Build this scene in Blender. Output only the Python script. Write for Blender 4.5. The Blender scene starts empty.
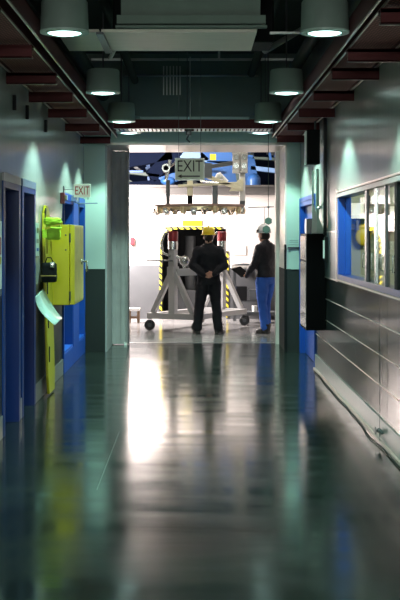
import bpy, bmesh, math, random
from mathutils import Vector, Matrix
random.seed(7)
PI = math.pi
SC = bpy.context.scene
COL = SC.collection
# ------------------------------------------------------------------ camera
H = 1.65
cd = bpy.data.cameras.new('camera'); cam = bpy.data.objects.new('camera', cd); COL.objects.link(cam)
cam.location = (0, 0, H); cam.rotation_euler = (PI/2, 0, 0)
cd.sensor_width = 36; cd.sensor_fit = 'AUTO'; cd.lens = 72
cd.shift_x = 5/600; cd.shift_y = -64/600
cd.clip_end = 200; cd.clip_start = 0.05
SC.camera = cam
# ------------------------------------------------------------------ world, view
w = bpy.data.worlds.new('world'); SC.world = w; w.use_nodes = True
w.node_tree.nodes['Background'].inputs[0].default_value = (.05, .06, .07, 1)
w.node_tree.nodes['Background'].inputs[1].default_value = .05
SC.view_settings.view_transform = 'Standard'
SC.view_settings.look = 'None'
SC.view_settings.exposure = 0.0
SC.view_settings.gamma = 1.0
try: SC.view_settings.use_curve_mapping = False
except Exception: pass

def area(name, loc, target, sx, sy, power, color):
    d = bpy.data.lights.new(name, 'AREA'); d.shape = 'RECTANGLE'; d.size = sx; d.size_y = sy
    d.energy = power; d.color = color
    o = bpy.data.objects.new(name, d); COL.objects.link(o); o.location = loc
    o.rotation_euler = (Vector(target)-Vector(loc)).to_track_quat('-Z', 'Y').to_euler()
    return o
# the bright hall at the end: floodlights high up and on the left, out of sight behind the opening
area('hall_ceiling_light', (0.2, 22.3, 4.7), (0.2, 22.6, 0), 3.5, 1.2, 135, (1, .93, .88))
area('hall_flood_left', (-2.1, 23.0, 2.6), (-1.35, 23.9, 1.8), .5, .8, 900, (1, .93, .9))
area('telescope_light', (0.6, 24.8, 5.6), (0.2, 27, 3.2), 1.5, .8, 6, (.75, .88, 1))  # dim bluish lamp aimed at the telescope structure
area('corridor_rear_fill', (0, -3.2, 2.6), (0, 9, 2.6), 2.4, 1.4, 195, (.90, 1, .93))  # added soft fill behind the camera for trays, duct and walls
area('hall_front_fill', (0.3, 19.3, 4.4), (0.1, 22.2, 2.0), 2.2, .6, 45, (1, .95, .86))  # added unseen lamp to brighten the fronts of hoist and ring
area('control_room_light', (2.8, 12.3, 2.75), (2.1, 14.8, 1.5), 1.0, .5, 95, (1, .95, .82))
DOWN_W = 310          # watts of each corridor downlight
LAMP_COL = (.54, 1.0, .82)

# ------------------------------------------------------------------ materials
def mat(name, col, rough=.5, metal=0, var=.12, scale=6, bump=0, bscale=40, emis=None, es=0, spec=.5, stretch=None, coat=0):
    m = bpy.data.materials.new(name); m.use_nodes = True
    nt = m.node_tree; b = nt.nodes['Principled BSDF']
    b.inputs['Roughness'].default_value = rough; b.inputs['Metallic'].default_value = metal
    b.inputs['Specular IOR Level'].default_value = spec
    if coat: b.inputs['Coat Weight'].default_value = coat; b.inputs['Coat Roughness'].default_value = .15
    tc = nt.nodes.new('ShaderNodeTexCoord'); no = nt.nodes.new('ShaderNodeTexNoise')
    src = tc.outputs['Object']
    if stretch:
        mp = nt.nodes.new('ShaderNodeMapping'); mp.inputs['Scale'].default_value = stretch
        nt.links.new(src, mp.inputs[0]); src = mp.outputs[0]
    no.inputs['Scale'].default_value = scale; no.inputs['Detail'].default_value = 5
    nt.links.new(src, no.inputs['Vector'])
    mx = nt.nodes.new('ShaderNodeMix'); mx.data_type = 'RGBA'
    c = Vector(col)
    mx.inputs[6].default_value = (*[max(0, x*(1-var)) for x in c], 1)
    mx.inputs[7].default_value = (*[min(1, x*(1+var)) for x in c], 1)
    nt.links.new(no.outputs['Fac'], mx.inputs[0]); nt.links.new(mx.outputs[2], b.inputs['Base Color'])
    if bump:
        n2 = nt.nodes.new('ShaderNodeTexNoise'); n2.inputs['Scale'].default_value = bscale
        nt.links.new(src, n2.inputs['Vector'])
        bp = nt.nodes.new('ShaderNodeBump'); bp.inputs['Strength'].default_value = bump; bp.inputs['Distance'].default_value = .01
        nt.links.new(n2.outputs['Fac'], bp.inputs['Height']); nt.links.new(bp.outputs[0], b.inputs['Normal'])
    if emis:
        b.inputs['Emission Color'].default_value = (*emis, 1); b.inputs['Emission Strength'].default_value = es
    return m

def wall_paint(name, col, rough):
    m = mat(name, col, rough, var=.10, scale=.9, bump=.12, bscale=2.2, stretch=(1, 4, .3))
    return m

def wainscot_mat(name, col, mortar, rough, bw):
    m = bpy.data.materials.new(name); m.use_nodes = True; nt = m.node_tree; b = nt.nodes['Principled BSDF']
    b.inputs['Roughness'].default_value = rough
    tc = nt.nodes.new('ShaderNodeTexCoord'); sp = nt.nodes.new('ShaderNodeSeparateXYZ'); cb = nt.nodes.new('ShaderNodeCombineXYZ')
    ad = nt.nodes.new('ShaderNodeMath'); ad.operation = 'SUBTRACT'; ad.inputs[1].default_value = .195
    nt.links.new(tc.outputs['Object'], sp.inputs[0]); nt.links.new(sp.outputs['Y'], cb.inputs[0])
    nt.links.new(sp.outputs['Z'], ad.inputs[0]); nt.links.new(ad.outputs[0], cb.inputs[1])
    br = nt.nodes.new('ShaderNodeTexBrick'); br.inputs['Scale'].default_value = 1
    br.inputs['Brick Width'].default_value = bw; br.inputs['Row Height'].default_value = .2465
    br.inputs['Mortar Size'].default_value = .0045; br.inputs['Mortar Smooth'].default_value = .1
    br.inputs['Color1'].default_value = (*col, 1); br.inputs['Color2'].default_value = (*[x*1.35 for x in col], 1)
    br.inputs['Mortar'].default_value = (*mortar, 1)
    nt.links.new(cb.outputs[0], br.inputs['Vector'])
    no = nt.nodes.new('ShaderNodeTexNoise'); no.inputs['Scale'].default_value = 5
    mp = nt.nodes.new('ShaderNodeMapping'); mp.inputs['Scale'].default_value = (1, 1, .2)
    nt.links.new(tc.outputs['Object'], mp.inputs[0]); nt.links.new(mp.outputs[0], no.inputs['Vector'])
    bp = nt.nodes.new('ShaderNodeBump'); bp.inputs['Strength'].default_value = .03; bp.inputs['Distance'].default_value = .01
    b.inputs['Specular IOR Level'].default_value = .09
    nt.links.new(no.outputs['Fac'], bp.inputs['Height']); nt.links.new(bp.outputs[0], b.inputs['Normal'])
    nt.links.new(br.outputs['Color'], b.inputs['Base Color'])
    return m

def floor_mat():
    m = bpy.data.materials.new('epoxy_floor'); m.use_nodes = True; nt = m.node_tree; b = nt.nodes['Principled BSDF']
    tc = nt.nodes.new('ShaderNodeTexCoord')
    no = nt.nodes.new('ShaderNodeTexNoise'); no.inputs['Scale'].default_value = 1.3; no.inputs['Detail'].default_value = 8
    nt.links.new(tc.outputs['Object'], no.inputs['Vector'])
    cr = nt.nodes.new('ShaderNodeValToRGB')
    cr.color_ramp.elements[0].position = .3; cr.color_ramp.elements[0].color = (.008, .011, .0095, 1)
    cr.color_ramp.elements[1].position = .75; cr.color_ramp.elements[1].color = (.022, .027, .024, 1)
    nt.links.new(no.outputs['Fac'], cr.inputs[0])
    # the hall past the opening has a pale worn floor
    sp = nt.nodes.new('ShaderNodeSeparateXYZ'); nt.links.new(tc.outputs['Object'], sp.inputs[0])
    gt = nt.nodes.new('ShaderNodeMath'); gt.operation = 'GREATER_THAN'; gt.inputs[1].default_value = 18.45
    nt.links.new(sp.outputs['Y'], gt.inputs[0])
    mx = nt.nodes.new('ShaderNodeMix'); mx.data_type = 'RGBA'
    nt.links.new(gt.outputs[0], mx.inputs[0]); nt.links.new(cr.outputs[0], mx.inputs[6])
    c2 = nt.nodes.new('ShaderNodeValToRGB')
    c2.color_ramp.elements[0].color = (.20, .19, .19, 1); c2.color_ramp.elements[1].color = (.40, .38, .37, 1)
    nt.links.new(no.outputs['Fac'], c2.inputs[0]); nt.links.new(c2.outputs[0], mx.inputs[7])
    nt.links.new(mx.outputs[2], b.inputs['Base Color'])
    # gloss: slightly worn across
    n2 = nt.nodes.new('ShaderNodeTexNoise'); n2.inputs['Scale'].default_value = 1; n2.inputs['Detail'].default_value = 6
    mp = nt.nodes.new('ShaderNodeMapping'); mp.inputs['Scale'].default_value = (.9, 3.5, 1)
    nt.links.new(tc.outputs['Object'], mp.inputs[0]); nt.links.new(mp.outputs[0], n2.inputs['Vector'])
    mr = nt.nodes.new('ShaderNodeMapRange'); mr.inputs[1].default_value = .3; mr.inputs[2].default_value = .7
    mr.inputs[3].default_value = .09; mr.inputs[4].default_value = .20
    nt.links.new(n2.outputs['Fac'], mr.inputs[0]); nt.links.new(mr.outputs[0], b.inputs['Roughness'])
    bp = nt.nodes.new('ShaderNodeBump'); bp.inputs['Strength'].default_value = .12; bp.inputs['Distance'].default_value = .004
    n3 = nt.nodes.new('ShaderNodeTexNoise'); n3.inputs['Scale'].default_value = 3; n3.inputs['Detail'].default_value = 3
    m3 = nt.nodes.new('ShaderNodeMapping'); m3.inputs['Scale'].default_value = (.5, 2.5, 1)
    nt.links.new(tc.outputs['Object'], m3.inputs[0]); nt.links.new(m3.outputs[0], n3.inputs['Vector'])
    nt.links.new(n3.outputs['Fac'], bp.inputs['Height']); nt.links.new(bp.outputs[0], b.inputs['Normal'])
    b.inputs['Specular IOR Level'].default_value = .5
    return m

def glass_mat(name, tint=(.95, 1, .97), ior=1.5):
    m = bpy.data.materials.new(name); m.use_nodes = True; nt = m.node_tree
    nt.nodes.remove(nt.nodes['Principled BSDF']); out = nt.nodes['Material Output']
    t = nt.nodes.new('ShaderNodeBsdfTransparent'); t.inputs[0].default_value = (*tint, 1)
    g = nt.nodes.new('ShaderNodeBsdfGlossy'); g.inputs['Roughness'].default_value = .02
    f = nt.nodes.new('ShaderNodeFresnel'); f.inputs[0].default_value = ior
    mx = nt.nodes.new('ShaderNodeMixShader')
    ge = nt.nodes.new('ShaderNodeNewGeometry'); iv = nt.nodes.new('ShaderNodeMath'); iv.operation = 'SUBTRACT'; iv.inputs[0].default_value = 1
    mu = nt.nodes.new('ShaderNodeMath'); mu.operation = 'MULTIPLY'
    nt.links.new(ge.outputs['Backfacing'], iv.inputs[1]); nt.links.new(iv.outputs[0], mu.inputs[0]); nt.links.new(f.outputs[0], mu.inputs[1])
    nt.links.new(mu.outputs[0], mx.inputs[0]); nt.links.new(t.outputs[0], mx.inputs[1]); nt.links.new(g.outputs[0], mx.inputs[2])
    nt.links.new(mx.outputs[0], out.inputs[0]); return m

def stripe_mat():
    m = bpy.data.materials.new('hazard_stripes'); m.use_nodes = True; nt = m.node_tree; b = nt.nodes['Principled BSDF']
    tc = nt.nodes.new('ShaderNodeTexCoord'); sp = nt.nodes.new('ShaderNodeSeparateXYZ')
    nt.links.new(tc.outputs['Object'], sp.inputs[0])
    a = nt.nodes.new('ShaderNodeMath'); a.operation = 'ADD'; nt.links.new(sp.outputs['X'], a.inputs[0]); nt.links.new(sp.outputs['Z'], a.inputs[1])
    mu = nt.nodes.new('ShaderNodeMath'); mu.operation = 'MULTIPLY'; mu.inputs[1].default_value = 8; nt.links.new(a.outputs[0], mu.inputs[0])
    fr = nt.nodes.new('ShaderNodeMath'); fr.operation = 'FRACT'; nt.links.new(mu.outputs[0], fr.inputs[0])
    gt = nt.nodes.new('ShaderNodeMath'); gt.operation = 'GREATER_THAN'; gt.inputs[1].default_value = .5; nt.links.new(fr.outputs[0], gt.inputs[0])
    mx = nt.nodes.new('ShaderNodeMix'); mx.data_type = 'RGBA'
    mx.inputs[6].default_value = (.75, .6, .03, 1); mx.inputs[7].default_value = (.015, .015, .015, 1)
    nt.links.new(gt.outputs[0], mx.inputs[0]); nt.links.new(mx.outputs[2], b.inputs['Base Color']); b.inputs['Roughness'].default_value = .5
    return m

def perforated(name, col, dark, scale, rough=.4, metal=.6):
    """sheet metal with rows of punched slots"""
    m = bpy.data.materials.new(name); m.use_nodes = True; nt = m.node_tree; b = nt.nodes['Principled BSDF']
    tc = nt.nodes.new('ShaderNodeTexCoord')
    br = nt.nodes.new('ShaderNodeTexBrick'); br.inputs['Scale'].default_value = scale
    br.inputs['Brick Width'].default_value = .5; br.inputs['Row Height'].default_value = .35
    br.inputs['Mortar Size'].default_value = .07
    br.inputs['Color1'].default_value = (*dark, 1); br.inputs['Color2'].default_value = (*dark, 1); br.inputs['Mortar'].default_value = (*col, 1)
    nt.links.new(tc.outputs['Object'], br.inputs['Vector']); nt.links.new(br.outputs['Color'], b.inputs['Base Color'])
    b.inputs['Roughness'].default_value = rough; b.inputs['Metallic'].default_value = metal
    return m

M = {}
M['floor'] = floor_mat()
M['wall'] = wall_paint('grey_wall_paint', (.34, .335, .32), .21)
M['endwall'] = wall_paint('pale_green_wall_paint', (.42, .50, .45), .45)
M['wains'] = wainscot_mat('charcoal_block', (.022, .023, .024), (.22, .21, .20), .12, 1.6)
M['wainsl'] = wainscot_mat('charcoal_block_left', (.020, .022, .023), (.07, .07, .07), .3, .8)
M['wainse'] = mat('dark_green_base_paint', (.005, .007, .006), .7)
M['base'] = mat('cove_base', (.16, .155, .15), .3, var=.25, scale=3, bump=.2)
M['ceil'] = mat('dark_ceiling', (.035, .042, .038), .9, spec=.1)
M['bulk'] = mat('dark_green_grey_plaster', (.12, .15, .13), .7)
M['maroon'] = mat('maroon_steel', (.088, .014, .016), .6, 0, spec=.2)
M['tray_pan'] = perforated('maroon_perforated_tray', (.42, .12, .11), (.05, .015, .015), 12, .85, 0)
M['tray_light'] = perforated('galvanised_perforated_tray', (.85, .8, .78), (.06, .02, .02), 5, .3, .7)
M['traysl'] = mat('pale_tray_slats', (.9, .84, .82), .3)
M['lip'] = mat('metal_lip_and_lit_edge', (.62, .5, .46), .3, .75)  # pinkish strip metal; on tray edges its pale tone stands for light
M['galv'] = mat('galvanised_steel', (.5, .5, .48), .4, .6)
M['duct'] = mat('duct_paint', (.22, .26, .23), .8, spec=.1, bump=.1)
M['ductpan'] = mat('duct_underside_bounce', (.80, .70, .60), .5, var=.15, stretch=(.4, 6, 1))  # light bounced up from the floor is put into this tan
M['blue'] = mat('royal_blue_paint', (.007, .055, .32), .5, spec=.25)
M['bluelt'] = mat('royal_blue_lit', (.012, .095, .52), .4)  # lighter copy of the blue; light on sills and frame put into it
M['navy'] = mat('navy_door_paint', (.002, .004, .018), .4, spec=.15)
M['navy2'] = mat('navy_blue_paint', (.006, .022, .13), .3)
M['doorblue'] = mat('deep_blue_door_paint', (.005, .030, .16), .4, spec=.3)
M['frame'] = mat('grey_frame_paint', (.28, .28, .28), .35)
M['framebl'] = mat('grey_blue_frame_paint', (.13, .16, .26), .35)
M['white'] = mat('white_paint', (.72, .70, .68), .5)
M['hallwall'] = mat('hall_white_wall', (.62, .56, .53), .55, var=.05, scale=1)
M['hallgrey'] = mat('hall_grey_wainscot', (.085, .085, .09), .45, var=.3, scale=1.5)
M['beam'] = mat('grey_brown_beam', (.07, .063, .06), .5)
M['jamb'] = mat('silver_beige_jamb', (.55, .51, .47), .32, .3)
M['leaf'] = mat('grey_ribbed_door', (.36, .32, .325), .6, var=.2)
M['black'] = mat('black_enamel', (.0025, .0025, .003), .5, spec=.03)
M['blackm'] = mat('black_matt', (.007, .007, .008), .7, spec=.15)
M['glossbk'] = mat('pale_reflection_side', (.85, .80, .77), .15, .9)  # pale metal stands for the bright room reflected in a dark side
M['grey'] = mat('grey_panel', (.075, .08, .085), .4)
M['housing'] = mat('green_grey_housing', (.21, .26, .23), .6)
M['rim'] = mat('pale_green_rim', (.45, .55, .5), .4)
M['lens'] = mat('lamp_lens', (.9, 1, .95), .3, emis=(.62, 1, .93), es=5)
M['yellow'] = mat('yellow_cabinet_paint', (.50, .38, .010), .38, var=.18, scale=4)
M['tan'] = mat('yellow_tan_warm_reflection', (.62, .42, .12), .55, var=.35, scale=7)  # warm light reflected on the cabinet front is put into the tan
M['ybright'] = mat('yellow_plastic', (.46, .37, .01), .4)
M['neon'] = mat('neon_yellow_green_fabric', (.44, .66, .03), .6, var=.3, scale=14, bump=.4)
M['chrome'] = mat('brushed_steel', (.6, .6, .58), .25, .9)
M['steel'] = mat('dark_steel', (.10, .10, .105), .35, .6)
M['clear'] = mat('milky_clear_sheet', (.50, .66, .62), .12, var=.1)
M['paper'] = mat('paper', (.75, .75, .72), .6, var=.03)
M['red'] = mat('red_enamel', (.22, .015, .02), .35)
M['redtext'] = mat('red_letters', (.45, .012, .010), .5)
M['signw'] = mat('sign_white', (.72, .78, .70), .5, emis=(.7, .85, .7), es=.3)
M['signg'] = mat('sign_grey_green', (.62, .64, .52), .5, emis=(.8, .85, .7), es=.09)
M['darktext'] = mat('dark_letters', (.035, .02, .018), .5)
M['greentext'] = mat('pale_green_letters', (.35, .62, .50), .5)
M['cord'] = mat('dark_cord', (.03, .035, .03), .6)
M['hex'] = mat('grey_green_weight', (.075, .10, .085), .5)
M['hazard'] = stripe_mat()
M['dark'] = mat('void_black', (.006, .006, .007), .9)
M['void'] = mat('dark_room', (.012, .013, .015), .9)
M['cart'] = mat('white_cart_paint', (.48, .47, .465), .4, var=.05)
M['rubber'] = mat('black_rubber', (.012, .012, .012), .5)
M['gold'] = mat('brass_and_steel', (.80, .60, .38), .3, .8, var=.4, scale=25)
M['silver'] = mat('bright_steel', (.75, .70, .64), .22, .9)
M['brown'] = mat('red_brown_plate', (.34, .22, .18), .5)
M['beige'] = mat('beige_arm_paint', (.82, .76, .54), .4)
M['scopeblue'] = mat('telescope_blue', (.03, .11, .32), .4, var=.4, scale=2)
M['scopelight'] = mat('telescope_pale_blue', (.22, .36, .62), .4)
M['scopedark'] = mat('telescope_dark_steel', (.006, .010, .028), .9, 0, spec=.1)
M['wood'] = mat('brown_wood', (.17, .10, .05), .5)
M['skin'] = mat('skin', (.55, .27, .19), .5, var=.08)
M['coverall'] = mat('black_navy_cloth', (.0045, .005, .010), .8, var=.3, scale=9, bump=.5, bscale=14)
M['jacket'] = mat('dark_jacket_cloth', (.008, .007, .014), .6, var=.3, scale=8, bump=.6, bscale=12)
M['jeans'] = mat('blue_denim', (.025, .12, .55), .75, var=.25, scale=8, bump=.5, bscale=14)
M['hatyel'] = mat('yellow_hard_hat', (.75, .55, .01), .3, var=.04)
M['hatwht'] = mat('white_hard_hat', (.60, .60, .60), .3, var=.04)
M['hair'] = mat('dark_hair', (.02, .012, .01), .6)
M['boot'] = mat('dark_boot_leather', (.02, .016, .015), .5)
M['glass'] = glass_mat('window_glass')
M['glassc'] = glass_mat('clear_pane_glass', ior=1.12)
M['olive'] = mat('olive_grey_wall', (.24, .27, .20), .7, var=.2, scale=2)
M['joint'] = mat('floor_joint_filler', (.33, .35, .33), .4)

# ------------------------------------------------------------------ mesh helpers
class MB:
    def __init__(s): s.bm = bmesh.new(); s.mi = 0
    def _tag(s, n0):
        s.bm.faces.ensure_lookup_table()
        for f in s.bm.faces[n0:]: f.material_index = s.mi
    def box(s, x0, x1, y0, y1, z0, z1, rot=None, bev=0):
        n0 = len(s.bm.faces)
        g = bmesh.ops.create_cube(s.bm, size=1)
        c = Vector(((x0+x1)/2, (y0+y1)/2, (z0+z1)/2))
        mt = Matrix.Translation(c)
        if rot is not None: mt = mt @ rot
        bmesh.ops.transform(s.bm, matrix=mt @ Matrix.Diagonal((abs(x1-x0), abs(y1-y0), abs(z1-z0), 1)), verts=g['verts'])
        if bev:
            es = list({e for v in g['verts'] for e in v.link_edges})
            bmesh.ops.bevel(s.bm, geom=es, offset=bev, segments=2, affect='EDGES', profile=.5)
        s._tag(n0); return s
    def bar(s, a, b, w, h=None, up=(0, 0, 1)):
        h = h or w; a = Vector(a); b = Vector(b); d = (b-a); L = d.length; d.normalize()
        up = Vector(up); x = d.cross(up)
        if x.length < 1e-4: x = d.cross(Vector((1, 0, 0)))
        x.normalize(); z = x.cross(d)
        n0 = len(s.bm.faces); g = bmesh.ops.create_cube(s.bm, size=1)
        R = Matrix((x, d, z)).transposed().to_4x4()
        bmesh.ops.transform(s.bm, matrix=Matrix.Translation((a+b)/2) @ R @ Matrix.Diagonal((w, L, h, 1)), verts=g['verts'])
        s._tag(n0); return s
    def tube(s, pts, radii, seg=12, cap=True, squash=None):
        """smooth tube through points; radii scalar or list; entries may be (rx, ry) in fixed world x/y for vertical runs"""
        pts = [Vector(p) for p in pts]
        if not isinstance(radii, (list, tuple)): radii = [radii]*len(pts)
        n0 = len(s.bm.faces); rings = []; prev = None
        for i, p in enumerate(pts):
            if i == 0: d = pts[1]-p
            elif i == len(pts)-1: d = p-pts[i-1]
            else: d = (pts[i+1]-p).normalized()+(p-pts[i-1]).normalized()
            d.normalize()
            if prev is None:
                ref = Vector((1, 0, 0)) if abs(d.x) < .9 else Vector((0, 1, 0))
                u = (ref - d*ref.dot(d)).normalized()
            else:
                u = (prev - d*prev.dot(d))
                u = u.normalized() if u.length > 1e-5 else Vector((1, 0, 0))
            prev = u; v = d.cross(u)
            r = radii[i]; rx, ry = r if isinstance(r, (list, tuple)) else (r, r)
            rings.append([s.bm.verts.new(p+u*rx*math.cos(2*PI*k/seg)+v*ry*math.sin(2*PI*k/seg)) for k in range(seg)])
        for a, b in zip(rings, rings[1:]):
            for k in range(seg): s.bm.faces.new((a[k], a[(k+1) % seg], b[(k+1) % seg], b[k]))
        if cap:
            s.bm.faces.new(rings[0][::-1]); s.bm.faces.new(rings[-1])
        s._tag(n0); return s
    def lathe(s, prof, center=(0, 0, 0), seg=32, axis='Z'):
        n0 = len(s.bm.faces); c = Vector(center); rings = []
        for r, z in prof:
            ring = []
            for k in range(seg):
                a = 2*PI*k/seg
                p = Vector((r*math.cos(a), r*math.sin(a), z))
                if axis == 'X': p = Vector((p.z, p.x, p.y))
                if axis == 'Y': p = Vector((p.x, p.z, p.y))
                ring.append(s.bm.verts.new(c+p))
            rings.append(ring)
        for a, b in zip(rings, rings[1:]):
            for k in range(seg): s.bm.faces.new((a[k], a[(k+1) % seg], b[(k+1) % seg], b[k]))
        if prof[0][0] > 1e-6: s.bm.faces.new(rings[0][::-1])
        if prof[-1][0] > 1e-6: s.bm.faces.new(rings[-1])
        s._tag(n0); return s
    def sphere(s, c, r, sc=(1, 1, 1), seg=20, rot=None):
        n0 = len(s.bm.faces); g = bmesh.ops.create_uvsphere(s.bm, u_segments=seg, v_segments=seg//2+2, radius=r)
        mt = Matrix.Translation(c)
        if rot is not None: mt = mt @ rot
        bmesh.ops.transform(s.bm, matrix=mt @ Matrix.Diagonal((*sc, 1)), verts=g['verts']); s._tag(n0); return s
    def prism(s, poly, thick, axis='Y', at=0):
        """polygon in the plane normal to axis, extruded from at to at+thick"""
        n0 = len(s.bm.faces)
        def P(u, v, t):
            return (u, t, v) if axis == 'Y' else ((t, u, v) if axis == 'X' else (u, v, t))
        a = [s.bm.verts.new(P(u, v, at)) for u, v in poly]; b = [s.bm.verts.new(P(u, v, at+thick)) for u, v in poly]
        s.bm.faces.new(a); s.bm.faces.new(b[::-1]); n = len(a)
        for k in range(n): s.bm.faces.new((a[k], b[k], b[(k+1) % n], a[(k+1) % n]))
        s._tag(n0); return s
    def build(s, name, mats, parent=None, smooth=False, label=None, bevel=0):
        bmesh.ops.recalc_face_normals(s.bm, faces=s.bm.faces)
        me = bpy.data.meshes.new(name); s.bm.to_mesh(me); s.bm.free()
        for m in (mats if isinstance(mats, (list, tuple)) else [mats]): me.materials.append(m)
        o = bpy.data.objects.new(name, me); COL.objects.link(o)
        if smooth: me.shade_smooth()
        if smooth == 'auto': me.set_sharp_from_angle(angle=.7)
        if bevel:
            md = o.modifiers.new('bevel', 'BEVEL'); md.width = bevel; md.segments = 2
        if parent is not None: attach(o, parent)
        if label: o['label'] = label
        return o
def attach(o, parent):
    o.parent = parent
    # meshes are written in world coordinates; bring them to the parent's frame
    pm = world_of(parent)
    o.matrix_parent_inverse = pm.inverted()
def world_of(o):
    m = o.matrix_basis.copy()
    if o.parent: m = world_of(o.parent) @ o.matrix_parent_inverse @ m
    return m
def thing(name, label, cat, loc, group=None):
    o = bpy.data.objects.new(name, None); COL.objects.link(o); o.location = loc; o.empty_display_size = .1
    return tag(o, label, cat, group)
def tag(o, label, cat, group=None, kind=None):
    o['label'] = label; o['category'] = cat
    if group: o['group'] = group
    if kind: o['kind'] = kind
    return o
def struct(o, label=None, cat=None):
    o['kind'] = 'structure'
    if label: o['label'] = label; o['category'] = cat or 'wall'
    return o
def copy_tree(o, offset=(0, 0, 0)):
    c = o.copy(); COL.objects.link(c); c.location = Vector(o.location)+Vector(offset)
    for ch in [x for x in bpy.data.objects if x.parent == o]:
        d = ch.copy(); COL.objects.link(d); d.parent = c; d.matrix_parent_inverse = ch.matrix_parent_inverse
        for g in [x for x in bpy.data.objects if x.parent == ch]:
            e = g.copy(); COL.objects.link(e); e.parent = d; e.matrix_parent_inverse = g.matrix_parent_inverse
    return c
def text_mesh(txt, size, depth):
    cu = bpy.data.curves.new('txt', 'FONT'); cu.body = txt; cu.size = size; cu.extrude = depth
    cu.align_x = 'CENTER'; cu.align_y = 'CENTER'
    o = bpy.data.objects.new('txt', cu); COL.objects.link(o)
    bpy.context.view_layer.update()
    me = bpy.data.meshes.new_from_object(o.evaluated_get(bpy.context.evaluated_depsgraph_get()))
    bpy.data.objects.remove(o); bpy.data.curves.remove(cu)
    return me
def lettering(name, txt, size, loc, m, parent, sx=1, bold=0.0, depth=.002, rotz=0):
    me = text_mesh(txt, size, depth); me.materials.clear(); me.materials.append(m)
    mt = Matrix.Translation(loc) @ Matrix.Rotation(rotz, 4, 'Z') @ Matrix.Rotation(PI/2, 4, 'X') @ Matrix.Diagonal((sx, 1, 1, 1))
    me.transform(mt)
    o = bpy.data.objects.new(name, me); COL.objects.link(o); attach(o, parent)
    if bold:
        for p in me.polygons: pass
    return o

# ------------------------------------------------------------------ STRUCTURE
XL, XR, YE, ZC = -1.58, 1.50, 17.1, 4.25
fl = MB().box(-6, 6, -4, 30, -.1, 0).build('floor', M['floor']); struct(fl, 'dark green glossy epoxy floor of the corridor', 'floor')
struct(MB().box(-2.2, 2.2, -4, YE+1.5, ZC, ZC+.1).build('ceiling', M['ceil']), 'dark corridor ceiling', 'ceiling')

def side_wall(name, xf, xo, y0, y1, openings, wmat, label):
    """corridor wall: inner face xf, outer face xo, rectangular openings (ya, yb, za, zb); wainscot below 1.17"""
    mb = MB(); ys = [y0]
    for (a, b, c, d) in sorted(openings):
        ys += [a, b]
    ys.append(y1)
    def col(a, b, z0, z1):
        for (c, d, mi) in ((z0, min(z1, 1.17), 1), (max(z0, 1.17), z1, 0)):
            if d > c+1e-4:
                mb.mi = mi; mb.box(xf, xo, a, b, c, d)
    for i in range(0, len(ys), 2):
        if ys[i+1] > ys[i]+1e-4: col(ys[i], ys[i+1], 0, ZC)
    for (a, b, c, d) in openings:
        if c > 0: col(a, b, 0, c)
        col(a, b, d, ZC)
    return struct(mb.build(name, [M['wall'], wmat]), label, 'wall')
OL = [(9.86, 10.72, 0, 2.12), (10.93, 11.74, 0, 2.12), (14.35, 15.42, .23, 2.08), (16.16, 17.0, .23, 2.08)]
OR = [(8.1, 12.54, 1.21, 2.08), (14.95, 16.95, 0, 2.12)]
side_wall('wall_left', XL, XL-.3, -4, YE, OL, M['wainsl'], 'grey painted left corridor wall with charcoal lower half')
side_wall('wall_right', XR, XR+.12, -4, YE, OR, M['wains'], 'grey painted right corridor wall with charcoal block lower half')
struct(MB().box(-2.2, 2.2, -4.1, -4, 0, ZC).build('wall_back', M['wall']), 'corridor wall behind the camera', 'wall')

# end wall with the big opening (x -1.28..1.31, top 2.94), 1.45 m deep
mb = MB()
YD = YE+1.45
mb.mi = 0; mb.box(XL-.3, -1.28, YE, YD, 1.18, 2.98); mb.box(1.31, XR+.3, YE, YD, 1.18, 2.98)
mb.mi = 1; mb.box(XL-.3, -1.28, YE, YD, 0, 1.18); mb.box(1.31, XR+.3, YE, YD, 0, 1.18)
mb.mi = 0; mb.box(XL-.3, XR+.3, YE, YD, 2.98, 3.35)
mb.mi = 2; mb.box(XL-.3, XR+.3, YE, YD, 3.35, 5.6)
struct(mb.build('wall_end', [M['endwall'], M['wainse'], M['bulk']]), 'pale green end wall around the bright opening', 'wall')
# opening lining
struct(MB().box(-1.28, 1.31, YE-.003, YD, 2.945, 2.98).build('trim_1', M['jamb']), 'bright lining under the lintel of the opening', 'trim')
struct(MB().box(1.285, 1.31, YE-.003, YD, 1.18, 2.945).box(1.235, 1.285, YD-.25, YD, 0, 2.945).build('trim_2', M['jamb']), 'silver beige right jamb of the opening', 'trim')
mb = MB(); mb.box(1.283, 1.31, YE-.002, YD-.25, 0, 1.178); mb.box(1.27, 1.30, YE-.02, YE-.004, 0, 1.53)
struct(mb.build('trim_3', M['blackm']), 'dark lower lining and stop of the right jamb', 'trim')
struct(MB().box(-1.28, -1.255, YE-.003, YD, 0, 2.945).build('trim_4', M['frame']), 'grey left jamb of the opening', 'trim')

# baseboards
def baseboard(name, xa, xb, segs):
    mb = MB()
    for a, b in segs: mb.box(xa, xb, a, b, 0, .185)
    return struct(mb.build(name, M['base'], bevel=.003), 'pale grey cove baseboard', 'baseboard')
baseboard('baseboard_left', XL, XL+.012, [(-4, 9.8), (10.78, 10.88), (11.8, 14.3)])
baseboard('baseboard_right', XR-.012, XR, [(-4, 14.9)])
# floor-level metal strip on the right, its shadow line modelled as a dark tube
pts = []
for i in range(60):
    y = 1 + i*13.6/59; pts.append((XR-.05-.004*math.sin(y*2.1)-.004*math.sin(y*5.3)-.02*math.exp(-((y-9.9)/.35)**2), y, .010))
cb = MB().tube(pts, .006, 8).build('foot_shadow_line', M['blackm'], smooth=True); tag(cb, 'thin dark tube standing for the shadow line at the foot of the right wall', 'shadow line')
struct(MB().box(XR-.034, XR-.012, -4, 14.9, 0, .02).build('trim_5', M['lip']), 'metal strip along the foot of the right wall', 'trim')
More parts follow.
